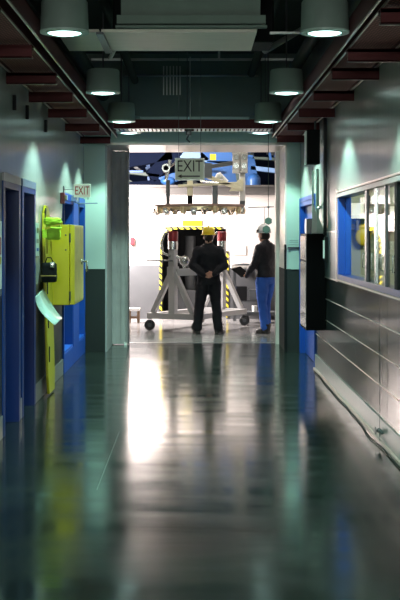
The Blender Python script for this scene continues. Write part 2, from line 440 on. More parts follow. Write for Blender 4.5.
# groove strips of the right wainscot
for i, z in enumerate((.93, .686, .44)):
    struct(MB().box(XR-.004, XR, -4, 14.88, z-.0035, z+.0035).build('trim_%d' % (20+i), M['lip']), 'thin pale groove line in the right wainscot', 'trim')
# floor joints
jm = MB(); jm.box(-.639, -.637, 7.8, 10.1, 0, .0006)
struct(jm.build('trim_6', M['joint']), 'thin pale joint lines in the corridor floor', 'trim')
# threshold
struct(MB().box(-1.25, 1.28, YD-.09, YD, 0, .003).build('trim_7', M['steel']), 'metal threshold of the opening', 'trim')

# ---- left doors
def left_door(n, y0, y1, frame, leaf, label):
    r = thing('door_%d' % n, label, 'door', (XL, (y0+y1)/2, 0)); r['kind'] = 'structure'
    f = MB(); x0, x1 = XL-.20, XL+.015
    f.box(x0, x1, y0, y0+.05, 0, 2.12); f.box(x0, x1, y1-.05, y1, 0, 2.12); f.box(x0, x1, y0+.05, y1-.05, 2.05, 2.12)
    f.box(XL, x1, y0-.05, y0, 0, 2.17); f.box(XL, x1, y1, y1+.05, 0, 2.17); f.box(XL, x1, y0, y1, 2.12, 2.17)
    f.build('door_frame', M['doorblue'], r, bevel=.003)
    MB().box(XL+.001, x1+.004, y0-.052, y1+.052, 2.105, 2.172).build('header', frame, r, label='grey header')
    d = MB().box(XL-.18, XL-.135, y0+.055, y1-.055, .01, 2.045).build('door_leaf', leaf, r)
    hb = MB().tube([(XL-.135, y0+.12, 1.02), (XL-.09, y0+.12, 1.02), (XL-.085, y0+.13, 1.02), (XL-.085, y0+.24, 1.02)], .010, 10)
    hb.lathe([(0, 0), (.028, 0), (.028, .008), (0, .008)], (XL-.135, y0+.12, 1.02), 16, 'X')
    hb.build('door_handle', M['chrome'], d, smooth=True)
    return r
left_door(1, 9.86, 10.72, M['frame'], M['navy'], 'near dark doorway with grey frame in the left wall')
left_door(2, 10.93, 11.74, M['framebl'], M['navy2'], 'second navy blue door in the left wall')
# blue far reveals of both doors
for y1, nm in ((10.67, 8), (11.69, 9)):
    struct(MB().box(XL-.14, XL+.018, y1-.012, y1-.001, 0, 2.05).build('trim_%d' % nm, M['navy2']), 'navy blue inner face of a left door jamb', 'trim')

def glazed_bay(n, xf, sgn, y0, y1, z0, z1, depth, label, mat_, sill_m):
    """deep blue-framed window; sgn = direction away from the corridor"""
    r = thing('window_%d' % n, label, 'window', (xf, (y0+y1)/2, z0)); r['kind'] = 'structure'
    xi, xo = xf-sgn*.012, xf+sgn*(depth+.05)
    f = MB(); t = .03
    f.box(xi, xo, y0, y0+t, z0, z1); f.box(xi, xo, y1-t, y1, z0, z1); f.box(xi, xo, y0+t, y1-t, z1-t, z1)
    f.build('window_frame', mat_, r, bevel=.002)
    MB().box(xi, xo, y0+t, y1-t, z0, z0+t).build('window_sill', sill_m, r)
    g = MB().box(xf+sgn*depth, xf+sgn*(depth+.006), y0+t, y1-t, z0+t, z1-t).build('pane', M['glass'], r)
    return r
glazed_bay(3, XL, -1, 14.35, 15.42, .23, 2.08, .11, 'near blue framed glazed bay behind the yellow cabinet', M['blue'], M['bluelt'])
glazed_bay(4, XL, -1, 16.16, 17.0, .23, 2.08, .11, 'far blue framed glazed bay beside the end wall', M['blue'], M['bluelt'])
mb = MB(); mb.box(XL, XL+.02, 15.42, 16.16, 0, 2.08); mb.box(XL, XL+.02, 14.30, 17.04, 2.08, 2.17); mb.box(XL, XL+.02, 14.30, 14.35, 0, 2.08)
mb.box(XL, XL+.02, 14.35, 15.42, 0, .23); mb.box(XL, XL+.02, 16.16, 17.0, 0, .23); mb.box(XL, XL+.02, 17.0, 17.06, 0, 2.08)
struct(mb.build('trim_10', M['blue'], bevel=.003), 'blue surround of the glazed bays', 'trim')
# closer on header
cl = MB(); cl.box(XL+.02, XL+.09, 15.1, 15.45, 2.09, 2.16); cl.tube([(XL+.06, 15.2, 2.08), (XL+.1, 15.2, 2.06), (XL+.33, 15.35, 2.07)], .008, 8)
tag(cl.build('door_closer', M['framebl']), 'grey arm closer on the blue header left of the end wall', 'door closer')

# ---- right blue door
r = thing('door_3', 'blue door in the right wall next to the end wall', 'door', (XR, 15.9, 0)); r['kind'] = 'structure'
f = MB(); f.box(XR-.015, XR+.12, 14.95, 15.0, 0, 2.12); f.box(XR-.015, XR+.12, 16.9, 16.95, 0, 2.12); f.box(XR-.015, XR+.12, 15.0, 16.9, 2.06, 2.12)
f.box(XR-.02, XR, 14.9, 14.95, 0, 2.18); f.box(XR-.02, XR, 16.95, 17.05, 0, 2.18); f.box(XR-.02, XR, 14.95, 16.95, 2.12, 2.18)
f.build('door_frame', M['blue'], r, bevel=.003)
d = MB().box(XR+.05, XR+.095, 15.0, 16.9, .01, 2.06).build('door_leaf', M['blue'], r)
MB().tube([(XR+.05, 15.15, 1.0), (XR, 15.15, 1.0), (XR, 15.3, 1.0)], .011, 10).build('door_handle', M['chrome'], d, smooth=True)

# ---- right window
r = thing('window_1', 'long interior window with blue frame and dark sliding panels in the right wall', 'window', (XR, 10.1, 1.21)); r['kind'] = 'structure'
f = MB(); D = .12
f.box(XR-.012, XR+.12, 12.48, 12.54, 1.25, 2.05); f.box(XR+.065, XR+.12, 12.44, 12.48, 1.25, 2.05); f.box(XR-.012, XR+D, 8.1, 8.16, 1.25, 2.05)
f.build('window_frame', M['bluelt'], r, bevel=.003)
MB().box(XR-.01, XR+D, 8.05, 12.56, 1.20, 1.25).build('window_sill', M['navy2'], r, bevel=.003)
MB().box(XR-.02, XR+D, 8.05, 12.56, 2.05, 2.09).build('head_rail', M['frame'], r, bevel=.003)
f = MB()
f.box(XR-.022, XR-.004, 12.56, 12.60, 1.17, 2.14); f.box(XR-.022, XR-.004, 8.0, 12.58, 2.10, 2.115); f.box(XR-.022, XR-.004, 8.0, 12.58, 1.185, 1.198)
f.build('trim_strip', M['lip'], r)
MB().box(XR+.105, XR+.111, 10.5, 12.44, 1.25, 2.05).build('pane', M['glassc'], r)
mull = [(10.46, 10.56, M['steel']), (9.93, 9.99, M['chrome']), (9.42, 9.47, M['steel']), (8.86, 9.0, M['blackm'])]
for a, b, m_ in mull:
    o = MB().box(XR-.006, XR+.03, a, b, 1.25, 2.05).build('mullion', m_, r, bevel=.003)
    MB().tube([(XR-.02, a+.03, 1.38), (XR-.035, a+.03, 1.38), (XR-.035, a+.03, 1.5), (XR-.02, a+.03, 1.5)], .006, 8).build('pull_handle', M['chrome'], o, smooth=True)
for a, b in ((10.02, 10.46), (9.47, 9.93), (9.0, 9.40), (8.16, 8.86)):
    MB().box(XR+.006, XR+.012, a, b, 1.25, 2.05).build('pane', M['glass'], r)
# control room behind the window
def room(name, x0, x1, y0, y1, z0, z1, m, label):
    mb = MB()
    mb.box(x0, x1, y1, y1+.05, z0, z1); mb.box(x0, x1, y0-.05, y0, z0, z1)
    xo = x1 if abs(x1) > abs(x0) else x0
    mb.box(xo-.025, xo+.025, y0, y1, z0, z1); mb.box(x0, x1, y0, y1, z1, z1+.05)
    return struct(mb.build(name, m), label, 'wall')
room('wall_control_room', XR+.125, 4.2, 7, 14.8, 0, 3, M['olive'], 'olive grey walls of the room seen through the window')
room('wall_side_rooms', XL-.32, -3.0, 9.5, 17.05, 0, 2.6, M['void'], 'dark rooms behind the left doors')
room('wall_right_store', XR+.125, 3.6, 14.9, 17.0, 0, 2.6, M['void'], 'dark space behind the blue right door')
# yellow jacket & shelf inside
t = thing('wall_shelf', 'pale shelf on the far wall seen through the long window', 'shelf', (2.2, 14.6, 1.7))
MB().box(1.8, 2.9, 14.45, 14.8, 1.86, 1.89).build('board', M['paper'], t)
for x in (1.95, 2.4): MB().box(x, x+.03, 14.5, 14.8, 1.72, 1.86).build('bracket', M['steel'], t)
for i, (x, wd, hh) in enumerate(((1.84, .2, .16), (2.1, .16, .2), (2.32, .22, .12))):
    m_ = [M['paper'], M['grey'], M['white']][i]
    tag(MB().box(x, x+wd, 14.5, 14.76, 1.89, 1.89+hh, bev=.008).build('storage_box', m_), ['leftmost pale box on the shelf behind the window', 'tall grey box in the middle of the shelf behind the window', 'low white box at the right of the shelf behind the window'][i], 'box')
t = thing('yellow_jacket', 'yellow safety jacket hanging on the wall seen through the long window', 'jacket', (2.1, 14.72, 1.4))
mb = MB(); mb.sphere((2.10, 14.70, 1.76), .16, (1.8, .3, .30), 16); mb.sphere((2.06, 14.69, 1.65), .11, (.9, .4, 1.1), 16)
mb.build('jacket_body', M['ybright'], t, smooth=True)
MB().box(2.08, 2.12, 14.68, 14.79, 1.79, 1.82).build('hook', M['steel'], t)

# ------------------------------------------------------------------ CEILING SERVICES
def downlight():
    r = thing('pendant_downlight', '', 'ceiling light', (0, 0, 3.05))
    MB().lathe([(.105, 3.10), (.165, 3.055), (.166, 3.07), (.160, 3.26), (.150, 3.275), (0, 3.28)], (0, 0, 0), 40).build('housing', M['housing'], r, smooth='auto')
    mb = MB().lathe([(.112, 3.052), (.120, 3.045), (.168, 3.048), (.170, 3.062), (.160, 3.064), (.118, 3.075)], (0, 0, 0), 40)
    mb.build('rim', M['rim'], r, smooth='auto')
    MB().lathe([(0, 3.036), (.06, 3.038), (.095, 3.043), (.114, 3.050), (.114, 3.056), (0, 3.06)], (0, 0, 0), 32).build('lens', M['lens'], r)
    MB().tube([(0, 0, 3.275), (0, 0, ZC-.01)], .008, 8).lathe([(0, 0), (.05, 0), (.04, .03), (0, .03)], (0, 0, ZC-.032), 16).build('stem', M['steel'], r, smooth='auto')
    return r
def lamp_light(x, y, p):
    d = bpy.data.lights.new('downlight_beam', 'SPOT'); d.energy = p; d.color = LAMP_COL; d.spot_size = math.radians(116); d.spot_blend = .30; d.shadow_soft_size = .05
    o = bpy.data.objects.new('downlight_beam', d); COL.objects.link(o); o.location = (x, y, 3.028); return o
proto = None
LY = [1.8, 5.0, 8.28, 11.75, 14.7, 16.3]
words = {8.28: 'nearest', 11.75: 'second', 14.7: 'third', 16.3: 'farthest'}
for sx, side in ((-.90, 'left'), (.895, 'right')):
    for y in LY:
        if y in words:
            if proto is None:
                proto = downlight(); c = proto; proto.location = (sx, y, 3.05)
                # the parts were written around the origin
                for ch in [x for x in bpy.data.objects if x.parent == proto]: pass
                c = proto
            else: c = copy_tree(proto); c.location = (sx, y, 3.05)
            c['label'] = '%s cylindrical downlight of the %s row, hanging from the dark ceiling' % (words[y], side)
            c['group'] = 'cylindrical corridor downlights'
        lamp_light(sx, y, DOWN_W if y > 6 else DOWN_W*.35)

# cable trays along both walls
def tray(name, s, xi, xw, xflange, ys, label):
    """s side sign; xi inner end of the cross members, xw wall; maroon ladder tray"""
    r = thing(name, label, 'cable tray', ((xi+xw)/2, 10, 3.0))
    y0, y1 = 4.5, 16.75
    a, b = sorted((xi, xflange)); mb = MB().box(a, b, y0, y1, 3.15, 3.165); mb.box(min(xi, xi+s*.012), max(xi, xi+s*.012), y0, y1, 3.03, 3.17)
    mb.box(min(xflange, xflange+s*.01), max(xflange, xflange+s*.01), y0, y1, 3.03, 3.165)
    mb.box(xw-s*.03, xw-s*.018, y0, y1, 3.03, 3.17)
    mb.build('side_rail', M['maroon'], r)
    c, d = sorted((xi+s*.012, xw-s*.03)); MB().box(c, d, y0, y1, 3.055, 3.062).build('tray_pan', M['tray_pan'], r)
    for xx in (xi, xflange, xw-s*.03):
        MB().box(min(xx, xx+s*.012), max(xx, xx+s*.012), y0, y1, 3.018, 3.03).build('lit_edge_lip', M['lip'], r, label='pale strip for light caught on the edge')  # pale strips imitate light caught along the rail edges
    for y in ys:
        p, q = sorted((xi-s*.005, xw))
        mb = MB().box(p, q, y, y+.012, 2.925, 3.018); mb.box(p, q, y, y+.10, 2.99, 3.016); mb.box(p, q, y, y+.06, 2.925, 2.935)
        o = mb.build('cross_member', M['maroon'], r, bevel=.002)
        MB().box(p, q, y+.06, y+.068, 2.925, 2.932).build('lit_edge_strip', M['lip'], o)  # pale strip imitates the lit edge of the member
    return r
tray('cable_tray', -1, -1.17, XL, -1.085, [5.6, 7.1, 8.57, 10.04, 11.4, 12.9, 14.6, 16.5], 'maroon steel cable tray on brackets along the left wall')
tray('cable_tray', 1, 1.12, XR, 1.07, [5.7, 7.2, 8.75, 9.76, 11.3, 12.86, 14.46, 16.3], 'maroon steel cable tray on brackets along the right wall')
r = thing('cable_tray', 'maroon cable tray crossing the corridor with a bright perforated underside', 'cable tray', (0, 15.4, 3.03))
MB().box(-1.03, .98, 15.18, 15.20, 3.012, 3.125).box(-1.03, .98, 15.60, 15.62, 3.012, 3.125).build('side_rail', M['maroon'], r)
MB().box(-1.03, .98, 15.20, 15.60, 3.045, 3.05).build('tray_pan', M['maroon'], r)
mb = MB()
for i in range(38):
    x = -1.01+i*.0525
    if -.12 < x < -.04: continue
    mb.box(x, x+.034, 15.205, 15.595, 3.006, 3.012)
mb.box(-1.03, .98, 15.205, 15.23, 3.0065, 3.0115).box(-1.03, .98, 15.57, 15.595, 3.0065, 3.0115).build('slotted_bottom', M['traysl'], r, label='pale slotted tray bottom')
for x in (-.95, -.1, .9): MB().tube([(x, 15.4, 3.05), (x, 15.4, ZC)], .006, 8).build('hanger_rod', M['steel'], r)
mb = MB(); mb.box(-.115, -.045, 15.21, 15.26, 2.93, 3.006, bev=.005); mb.tube([(-.08, 15.235, 2.93), (-.105, 15.235, 2.88), (-.065, 15.235, 2.84)], .012, 8)
tag(mb.build('cable_clamp', M['steel'], smooth='auto'), 'dark clamp with stub of cable under the crossing tray', 'clamp')
# anchors on left wall
a0 = None
for i, y in enumerate((10.4, 11.2, 12.6)):
    lab = ['nearest', 'middle', 'farthest'][i]+' of the three small dark anchor plates under the left cable tray'
    if a0 is None: a0 = MB().box(XL, XL+.03, y-.02, y+.02, 2.74, 2.87, bev=.004).build('anchor_plate', M['blackm']); o = a0
    else: o = a0.copy(); COL.objects.link(o); o.location.y = y-10.4
    tag(o, lab, 'wall plate', 'anchor plates under the left tray')

# big duct
r = thing('air_duct', 'large grey air duct across the ceiling with bounce light painted on its underside', 'duct', (-.05, 10.1, 3.3))
MB().box(-.60, .53, 9.70, 10.75, 3.39, ZC-.02).build('duct_body', M['duct'], r, bevel=.01)
MB().box(-.63, .57, 9.66, 9.72, 3.36, 3.43).box(-.64, .58, 9.64, 9.70, 3.325, 3.345).build('flange', M['duct'], r, bevel=.003, label='grey bolted flange')
MB().box(-1.12, -.78, 9.72, 10.70, 3.30, 3.325).build('underside_panel', M['ductpan'], r, label='underside panel with painted bounce light, short left piece')
MB().box(-.80, -.74, 9.70, 10.72, 3.28, 3.30).build('seam_strap', M['steel'], r)
MB().box(-.76, .50, 9.72, 10.70, 3.30, 3.325).build('underside_panel', M['ductpan'], r, label='underside panel with painted bounce light')
mb = MB(); mb.box(.60, 1.0, 9.60, 9.64, 3.27, 3.285)
tag(mb.build('ceiling_strut', M['galv']), 'short thin grey strut right of the duct flange', 'strut')
tag(MB().box(-.75, .72, 10.95, 11.5, 3.42, 3.9, bev=.02).build('air_duct', M['blackm']), 'black duct crossing behind the bounce-tinted underside', 'duct')
# grille and conduits on the bulkhead
r = thing('wall_grille', 'small grille of pale vertical slats high on the bulkhead', 'grille', (-.32, YE, 3.9))
for i in range(6): MB().box(-.455+i*.047, -.44+i*.047, YE-.02, YE-.004, 3.66, 4.07).build('slat', M['galv'], r)
MB().box(-.47, -.19, YE-.005, YE, 3.64, 4.09).build('back_plate', M['bulk'], r)
tag(MB().tube([(-1.0, YE-.03, 3.93), (.9, YE-.03, 3.93)], .012, 8).tube([(-.07, YE-.03, 4.2), (-.07, YE-.03, 3.05)], .008, 8).build('conduit', M['galv'], smooth=True), 'thin cross-shaped conduit on the bulkhead above the opening', 'conduit')
tag(MB().box(-1.4, 1.4, 16.2, 16.24, 4.02, 4.05).box(.31, .34, 16.2, 16.24, 4.05, 4.2).build('ceiling_strut', M['galv']), 'thin pale strut high above the bulkhead grille', 'strut')
# ceiling pipes right of the duct
pipes = [((.62, 9.3, 4.15), (.62, 9.4, 3.55), .05, 'duct', 'pale stub pipe dropping beside the right end of the duct'),
         ((.80, 5, 3.95), (.80, 17, 3.95), .055, 'ceil', 'long grey pipe right of the duct under the ceiling'),
         ((1.25, 5, 3.75), (1.25, 17, 3.75), .07, 'ceil', 'thick dark pipe above the right cable tray'),
         ((-.85, 5, 3.85), (-.85, 17, 3.85), .05, 'ceil', 'long grey pipe left of the duct under the ceiling'),
         ((-1.3, 5, 3.65), (-1.3, 17, 3.65), .09, 'ceil', 'thick dark pipe above the left cable tray'),
         ((.70, 12.0, 3.5), (1.2, 12.9, 3.9), .03, 'galv', 'slanting thin pipe brace right of the duct'),
         ((-.85, 11.9, 3.4), (-.66, 11.9, 3.75), .02, 'galv', 'slanting thin pipe brace above the second left downlight')]
for a, b, rad, m_, lab in pipes:
    o = MB().tube([a, ((a[0]+b[0])/2, (a[1]+b[1])/2, (a[2]+b[2])/2), b], rad, 16).build('ceiling_pipe', M[m_], smooth='auto'); tag(o, lab, 'pipe')

# ------------------------------------------------------------------ LEFT WALL OBJECTS
# yellow cabinet
r = thing('wall_cabinet', 'yellow steel wall cabinet with lever handle on the left wall', 'cabinet', (XL, 13.5, .9))
X1 = -1.36
MB().box(XL, X1, 13.0, 14.03, .90, 1.775, bev=.008).build('cabinet_body', M['yellow'], r)
dr = MB().box(X1+.004, -1.305, 13.0, 14.03, .905, 1.770, bev=.006).build('door', [M['yellow']], r)
MB().box(-1.3049, -1.302, 13.02, 14.01, .93, 1.75).build('door_face', M['tan'], dr, label='front face of the door with warm reflection painted tan')
for z in (1.0, 1.63): MB().tube([(X1+.006, 12.992, z-.05), (X1+.006, 12.992, z+.05)], .010, 8).build('hinge', M['steel'], dr)
hb = MB(); hb.lathe([(0, 0), (.035, 0), (.035, .01), (0, .01)], (-1.302, 13.75, 1.36), 16, 'X')
hb.tube([(-1.302, 13.75, 1.36), (-1.24, 13.75, 1.36), (-1.235, 13.74, 1.355), (-1.235, 13.74, 1.24)], .013, 10)
hb.build('handle', M['chrome'], dr, smooth=True)
mb = MB()
for z in (1.50, 1.66): mb.sphere((-1.40, 12.998, z), .010, (1, .5, 1), 10)
for z in (1.28, ): mb.sphere((-1.545, 12.998, z), .016, (1, .5, 1), 10)
mb.build('bolt', M['steel'], r)
# backboard leaning
r = thing('rescue_backboard', 'narrow yellow rescue backboard leaning against the left wall beside the cabinet', 'backboard', (XL, 12.5, 0))
poly = [(12.36, .02), (12.80, .02), (12.86, .2), (12.84, 1.7), (12.78, 1.9), (12.62, 1.97), (12.5, 1.97), (12.36, 1.88), (12.30, 1.68), (12.30, .2)]
mb = MB().prism(poly, .028, 'X', 0)
for v in mb.bm.verts: v.co.x = v.co.x + XL + .055*(1-v.co.z/1.97)+.002
mb.build('board', M['ybright'], r, bevel=.006)
for z in (.35, .7, 1.05, 1.78): MB().box(XL+.03+.055*(1-z/1.97), XL+.034+.055*(1-z/1.97)+.003, 12.36, 12.40, z, z+.16).build('hand_hole', M['dark'], r)
# neon pouch strapped on board
r = thing('neon_pouch', 'crumpled neon yellow-green pouch strapped at the top of the backboard', 'bag', (-1.45, 12.5, 1.65))
def lumpy(name, c, r_, sc, m, parent, amp=.25, seed=1, freq=9, seg=32):
    from mathutils import noise
    mb = MB().sphere((0, 0, 0), r_, (1, 1, 1), seg)
    for v in mb.bm.verts:
        n = noise.noise(v.co*freq/r_*.12+Vector((seed*3.1, 0, 0)))+.5*noise.noise(v.co*freq/r_*.3+Vector((0, seed, 0)))
        d = v.co.normalized()
        k = max(abs(d.x), abs(d.y), abs(d.z)); v.co = d*r_*(1/k)**.7*(1+amp*n)
        v.co = Vector((v.co.x*sc[0]+c[0], v.co.y*sc[1]+c[1], v.co.z*sc[2]+c[2]))
    return mb.build(name, m, parent, smooth=True)
lumpy('pouch_body', (-1.440, 12.19, 1.70), .075, (.98, .40, 1.15), M['neon'], r, .22, 2, 16)
lumpy('pouch_flap', (-1.445, 12.15, 1.80), .06, (1.45, .5, .55), M['neon'], r, .35, 5, 20)
lumpy('pouch_flap', (-1.405, 12.14, 1.73), .035, (1.6, .5, .35), M['neon'], r, .3, 9)
mb = MB(); mb.bar((-1.505, 12.20, 1.86), (-1.505, 12.20, 1.47), .018, .006, (0, 1, 0)); mb.bar((-1.34, 12.13, 1.78), (-1.52, 12.13, 1.72), .006, .02); mb.bar((-1.46, 12.18, 1.6), (-1.46, 12.20, 1.47), .014, .006, (0, 1, 0))
mb.build('strap', M['ybright'], r, label='yellow webbing strap')
MB().box(-1.545, -1.50, 12.13, 12.17, 1.63, 1.72, bev=.006).build('buckle', M['neon'], r)
# black bag
r = thing('black_bag', 'black bag with steel clasp hanging below the neon pouch', 'bag', (-1.48, 12.3, 1.3))
lumpy('bag_body', (-1.478, 12.19, 1.28), .09, (.85, .75, 1.15), M['blackm'], r, .12, 3)
MB().tube([(-1.52, 12.16, 1.37), (-1.50, 12.16, 1.43), (-1.46, 12.16, 1.43), (-1.43, 12.16, 1.37)], .006, 8).build('carry_loop', M['blackm'], r, smooth=True)
lumpy('clasp', (-1.445, 12.13, 1.36), .022, (1.1, .6, 1.3), M['silver'], r, .3, 8, seg=16)
MB().box(-1.56, -1.40, 12.10, 12.115, 1.245, 1.252).build('trim_band', M['tan'], r)
# clear sheet
def curve4(p, t):
    n = len(p)-1; q = 0
    return [sum(math.comb(n, i)*(1-t)**(n-i)*t**i*p[i][k] for i in range(n+1)) for k in range(3)]
EA = [(-1.565, 11.75, 1.055), (-1.575, 11.78, .97), (-1.50, 11.80, .86), (-1.375, 11.76, .775)]
EB = [(-1.545, 12.25, 1.118), (-1.53, 12.28, 1.05), (-1.44, 12.25, .90), (-1.345, 12.15, .815)]
mb = MB(); n = 14
va = [mb.bm.verts.new(curve4(EA, i/n)) for i in range(n+1)]; vb = [mb.bm.verts.new(curve4(EB, i/n)) for i in range(n+1)]
for i in range(n): mb.bm.faces.new((va[i], va[i+1], vb[i+1], vb[i]))
o = mb.build('clear_sheet', M['clear'], smooth=True); md = o.modifiers.new('thick', 'SOLIDIFY'); md.thickness = .003
tag(o, 'curled milky plastic sheet hanging under the black bag on the left wall', 'sheet')
# little signs
def wall_notice(name, y0, y1, z0, z1, side, marks, label, m_=None, cat='sign'):
    x = XL if side < 0 else XR
    r = thing(name, label, cat, (x, (y0+y1)/2, z0))
    a, b = sorted((x, x-side*.006)); MB().box(a, b, y0, y1, z0, z1).build('plate', m_ or M['paper'], r)
    for (ya, yb, za, zb, mm) in marks:
        a, b = sorted((x-side*.006, x-side*.008)); MB().box(a, b, ya, yb, za, zb).build('marking', mm, r)
    return r
wall_notice('wall_notice', 11.88, 12.12, 1.45, 1.98-.2, -1, [(11.93, 12.07, 1.68, 1.73, M['steel']), (11.93, 12.07, 1.58, 1.62, M['steel']), (11.93, 12.07, 1.5, 1.53, M['blue'])], 'narrow pale notice with small dark icons beside the second blue door', M['endwall'])
wall_notice('safety_poster', 9.45, 9.78, 1.22, 1.77, -1, [(9.5, 9.74, 1.50, 1.64, M['red']), (9.5, 9.74, 1.42, 1.48, M['ybright'])], 'white poster with red and yellow blocks at the left photo edge', cat='poster')
# red alarm
r = thing('fire_alarm', 'small dark red alarm sounder beside the blue header on the left wall', 'alarm', (XL, 14.1, 2.1))
MB().box(XL, XL+.05, 14.06, 14.16, 2.03, 2.16, bev=.008).build('base', M['red'], r)
MB().box(XL+.05, XL+.08, 14.08, 14.14, 2.07, 2.13, bev=.006).build('strobe', M['paper'], r)
# EXIT sign left
r = thing('exit_sign', 'small white EXIT sign with red letters hung off the left wall above the blue header', 'sign', (-1.40, 14.4, 2.13))
MB().box(-1.455, -1.255, 14.40, 14.42, 2.115, 2.275, bev=.003).build('panel', M['signw'], r)
lettering('letters', 'EXIT', .145, (-1.355, 14.397, 2.19), M['redtext'], r, .60)
MB().box(XL+.01, -1.44, 14.405, 14.415, 2.205, 2.21).box(XL, XL+.012, 14.38, 14.44, 2.17, 2.25).build('bracket', M['steel'], r)
MB().box(-1.43, -1.42, 14.405, 14.415, 2.085, 2.115).box(-1.29, -1.28, 14.405, 14.415, 2.085, 2.115).build('clip', M['steel'], r)
tag(MB().tube([(-1.393, 14.41, 2.115), (-1.393, 14.41, 1.7), (-1.394, 14.41, 1.3)], .004, 6).build('pull_cord', M['cord'], smooth=True), 'thin cord hanging down from the left EXIT sign', 'cord')
# ------------------------------------------------------------------ MIDDLE: EXIT sign hanging, hex pendants
r = thing('exit_sign', 'grey hanging EXIT sign with a left arrow in front of the bright opening', 'sign', (-.06, 14.72, 2.35))
pl = MB().box(-.24, .112, 14.70, 14.73, 2.335, 2.60, bev=.004).build('panel', M['signg'], r)
mb = MB(); mb.box(-.245, .117, 14.695, 14.702, 2.59, 2.605); mb.box(-.245, .117, 14.695, 14.702, 2.33, 2.345); mb.box(-.245, -.232, 14.695, 14.702, 2.345, 2.59); mb.box(.104, .117, 14.695, 14.702, 2.345, 2.59)
mb.build('border', M['galv'], r)
lettering('letters', 'EXIT', .20, (-.064, 14.697, 2.50), M['darktext'], r, .78, depth=.003)
MB().box(-.17, .06, 14.694, 14.699, 2.375, 2.390).prism([(-.215, 2.3825), (-.165, 2.36), (-.165, 2.405)], .005, 'Y', 14.694).build('arrow', M['darktext'], r)
for x in (-.2, .07): MB().tube([(x, 14.715, 2.60), (x, 14.715, ZC)], .0025, 6).build('hanger_wire', M['steel'], r)
r = thing('hanging_weights', 'cord with two grey-green hexagonal weights hanging at the right of the opening', 'pendant', (.98, 16.4, 1.7))
YH = 16.0
def px(x, Y): return (x-195)/1200*Y
def pz(y, Y): return H+(236-y)/1200*Y
MB().tube([(px(268.4, YH), YH, ZC), (px(268.4, YH), YH, pz(217, YH))], .004, 6).tube([(px(264.5, YH), YH, pz(207, YH)), (px(264.5, YH), YH, pz(224, YH))], .0025, 6).build('cord', M['cord'], r)
for cx_, cy_, ww in ((268.4, 221, 4.0), (266.3, 229.5, 4.2)):
    rr = ww/1200*YH
    poly = [(px(cx_, YH)+rr*math.sin(k*PI/3), pz(cy_, YH)+rr*math.cos(k*PI/3)) for k in range(6)]
    MB().prism(poly, .03, 'Y', YH-.015).build('hexagon_weight', M['hex'], r, bevel=.004)
MB().tube([(px(248, YH), YH, pz(207.5, YH)), (px(274, YH), YH, pz(206.8, YH))], .006, 8).sphere((px(268.4, YH), YH, pz(207, YH)), .016).build('cross_rod', M['steel'], r, smooth=True)

# ------------------------------------------------------------------ RIGHT WALL OBJECTS
r = thing('loudspeaker', 'black box loudspeaker high on the right wall by the end of the tray', 'speaker', (1.45, 14.0, 2.5))
Y = 14.0
MB().box(px(307, Y), px(320, Y), Y, Y+.22, pz(164, Y), pz(129.5, Y), bev=.008).build('cabinet', M['blackm'], r)
MB().box(px(308, Y), px(319, Y), Y-.006, Y, pz(162.5, Y), pz(131, Y), bev=.003).build('grille', M['blackm'], r)
MB().box(px(305.8, Y), px(307, Y), Y+.02, Y+.18, pz(164, Y), pz(131, Y)).build('side_strip', M['rim'], r)
MB().tube([(px(316, Y), Y+.1, pz(129.5, Y)), (px(316, Y), Y+.1, 3.0)], .012, 8).build('bracket', M['steel'], r)
tag(MB().tube([(1.475, 13.6, 1.66), (1.475, 13.6, 3.0)], .022, 12).build('conduit', M['steel'], smooth=True), 'dark vertical conduit on the right wall behind the black cabinet', 'conduit')
tag(MB().tube([(1.46, 14.3, 1.65), (1.46, 14.3, 2.45)], .02, 12).box(1.43, 1.49, 14.26, 14.34, 1.6, 1.68).build('conduit', M['rim'], smooth='auto'), 'pale green vertical pipe below the loudspeaker', 'conduit')
tag(MB().tube([(1.405, 14.3, 1.70), (1.405, 14.3, 2.43)], .012, 12).build('conduit', M['rim'], smooth='auto'), 'thinner pale green pipe left of the one below the loudspeaker', 'conduit')
r = thing('wall_cabinet', 'tall narrow black cabinet with shiny side on the right wall', 'cabinet', (XR, 13.9, .57))
Y = 13.75
MB().box(px(306.3, Y), XR-.001, Y, Y+.75, pz(330.5, Y), pz(233.5, Y), bev=.004).build('cabinet_body', M['black'], r)
MB().box(px(306.3, Y)-.006, px(306.3, Y)-.001, Y+.03, Y+.72, pz(328, Y), pz(262, Y)).build('door', M['glossbk'], r, label='side door, pale with a painted reflection')
MB().box(px(306.3, Y)-.006, px(306.3, Y)-.001, Y+.03, Y+.72, pz(260, Y), pz(236, Y)).build('upper_door', M['glossbk'], r, label='upper side door, pale with a painted reflection')
r = thing('paper_holder', 'clear holder with papers standing on the tall black cabinet', 'paper holder', (1.35, 13.9, 1.7))
Y = 13.85; zb = pz(233.5, 13.75)
MB().box(1.285, 1.37, Y, Y+.2, zb+.001, zb+.17).build('tray', M['steel'], r)
mb = MB(); mb.prism([(1.34, zb+.0), (1.41, zb+.0), (1.405, zb+.2), (1.375, zb+.33), (1.36, zb+.32)], .012, 'Y', Y-.03)
mb.build('paper', M['paper'], r)
MB().prism([(1.40, zb), (1.49, zb), (1.46, zb+.1), (1.41, zb+.22)], .01, 'Y', Y-.05).build('leaflet', M['rim'], r)
MB().sphere((1.45, Y+.05, zb+.30), .03, (1.2, 1, .6)).tube([(1.45, Y+.05, zb+.30), (1.49, Y+.1, zb+.35)], .008).build('hook', M['chrome'], r, smooth=True)
r = thing('wall_switch', 'small upright pale switch plate between the black cabinet and the grey panel', 'switch', (XR, 13.5, 1.4))
MB().box(XR-.06, XR-.045, 13.46, 13.50, 1.40, 1.60).build('plate', M['paper'], r); MB().box(XR-.045, XR, 13.43, 13.55, 1.36, 1.64, bev=.004).build('back_box', M['blackm'], r)
r = thing('wall_panel', 'flat grey panel with pale edge beside the blue window frame', 'panel', (XR, 12.9, 1.19))
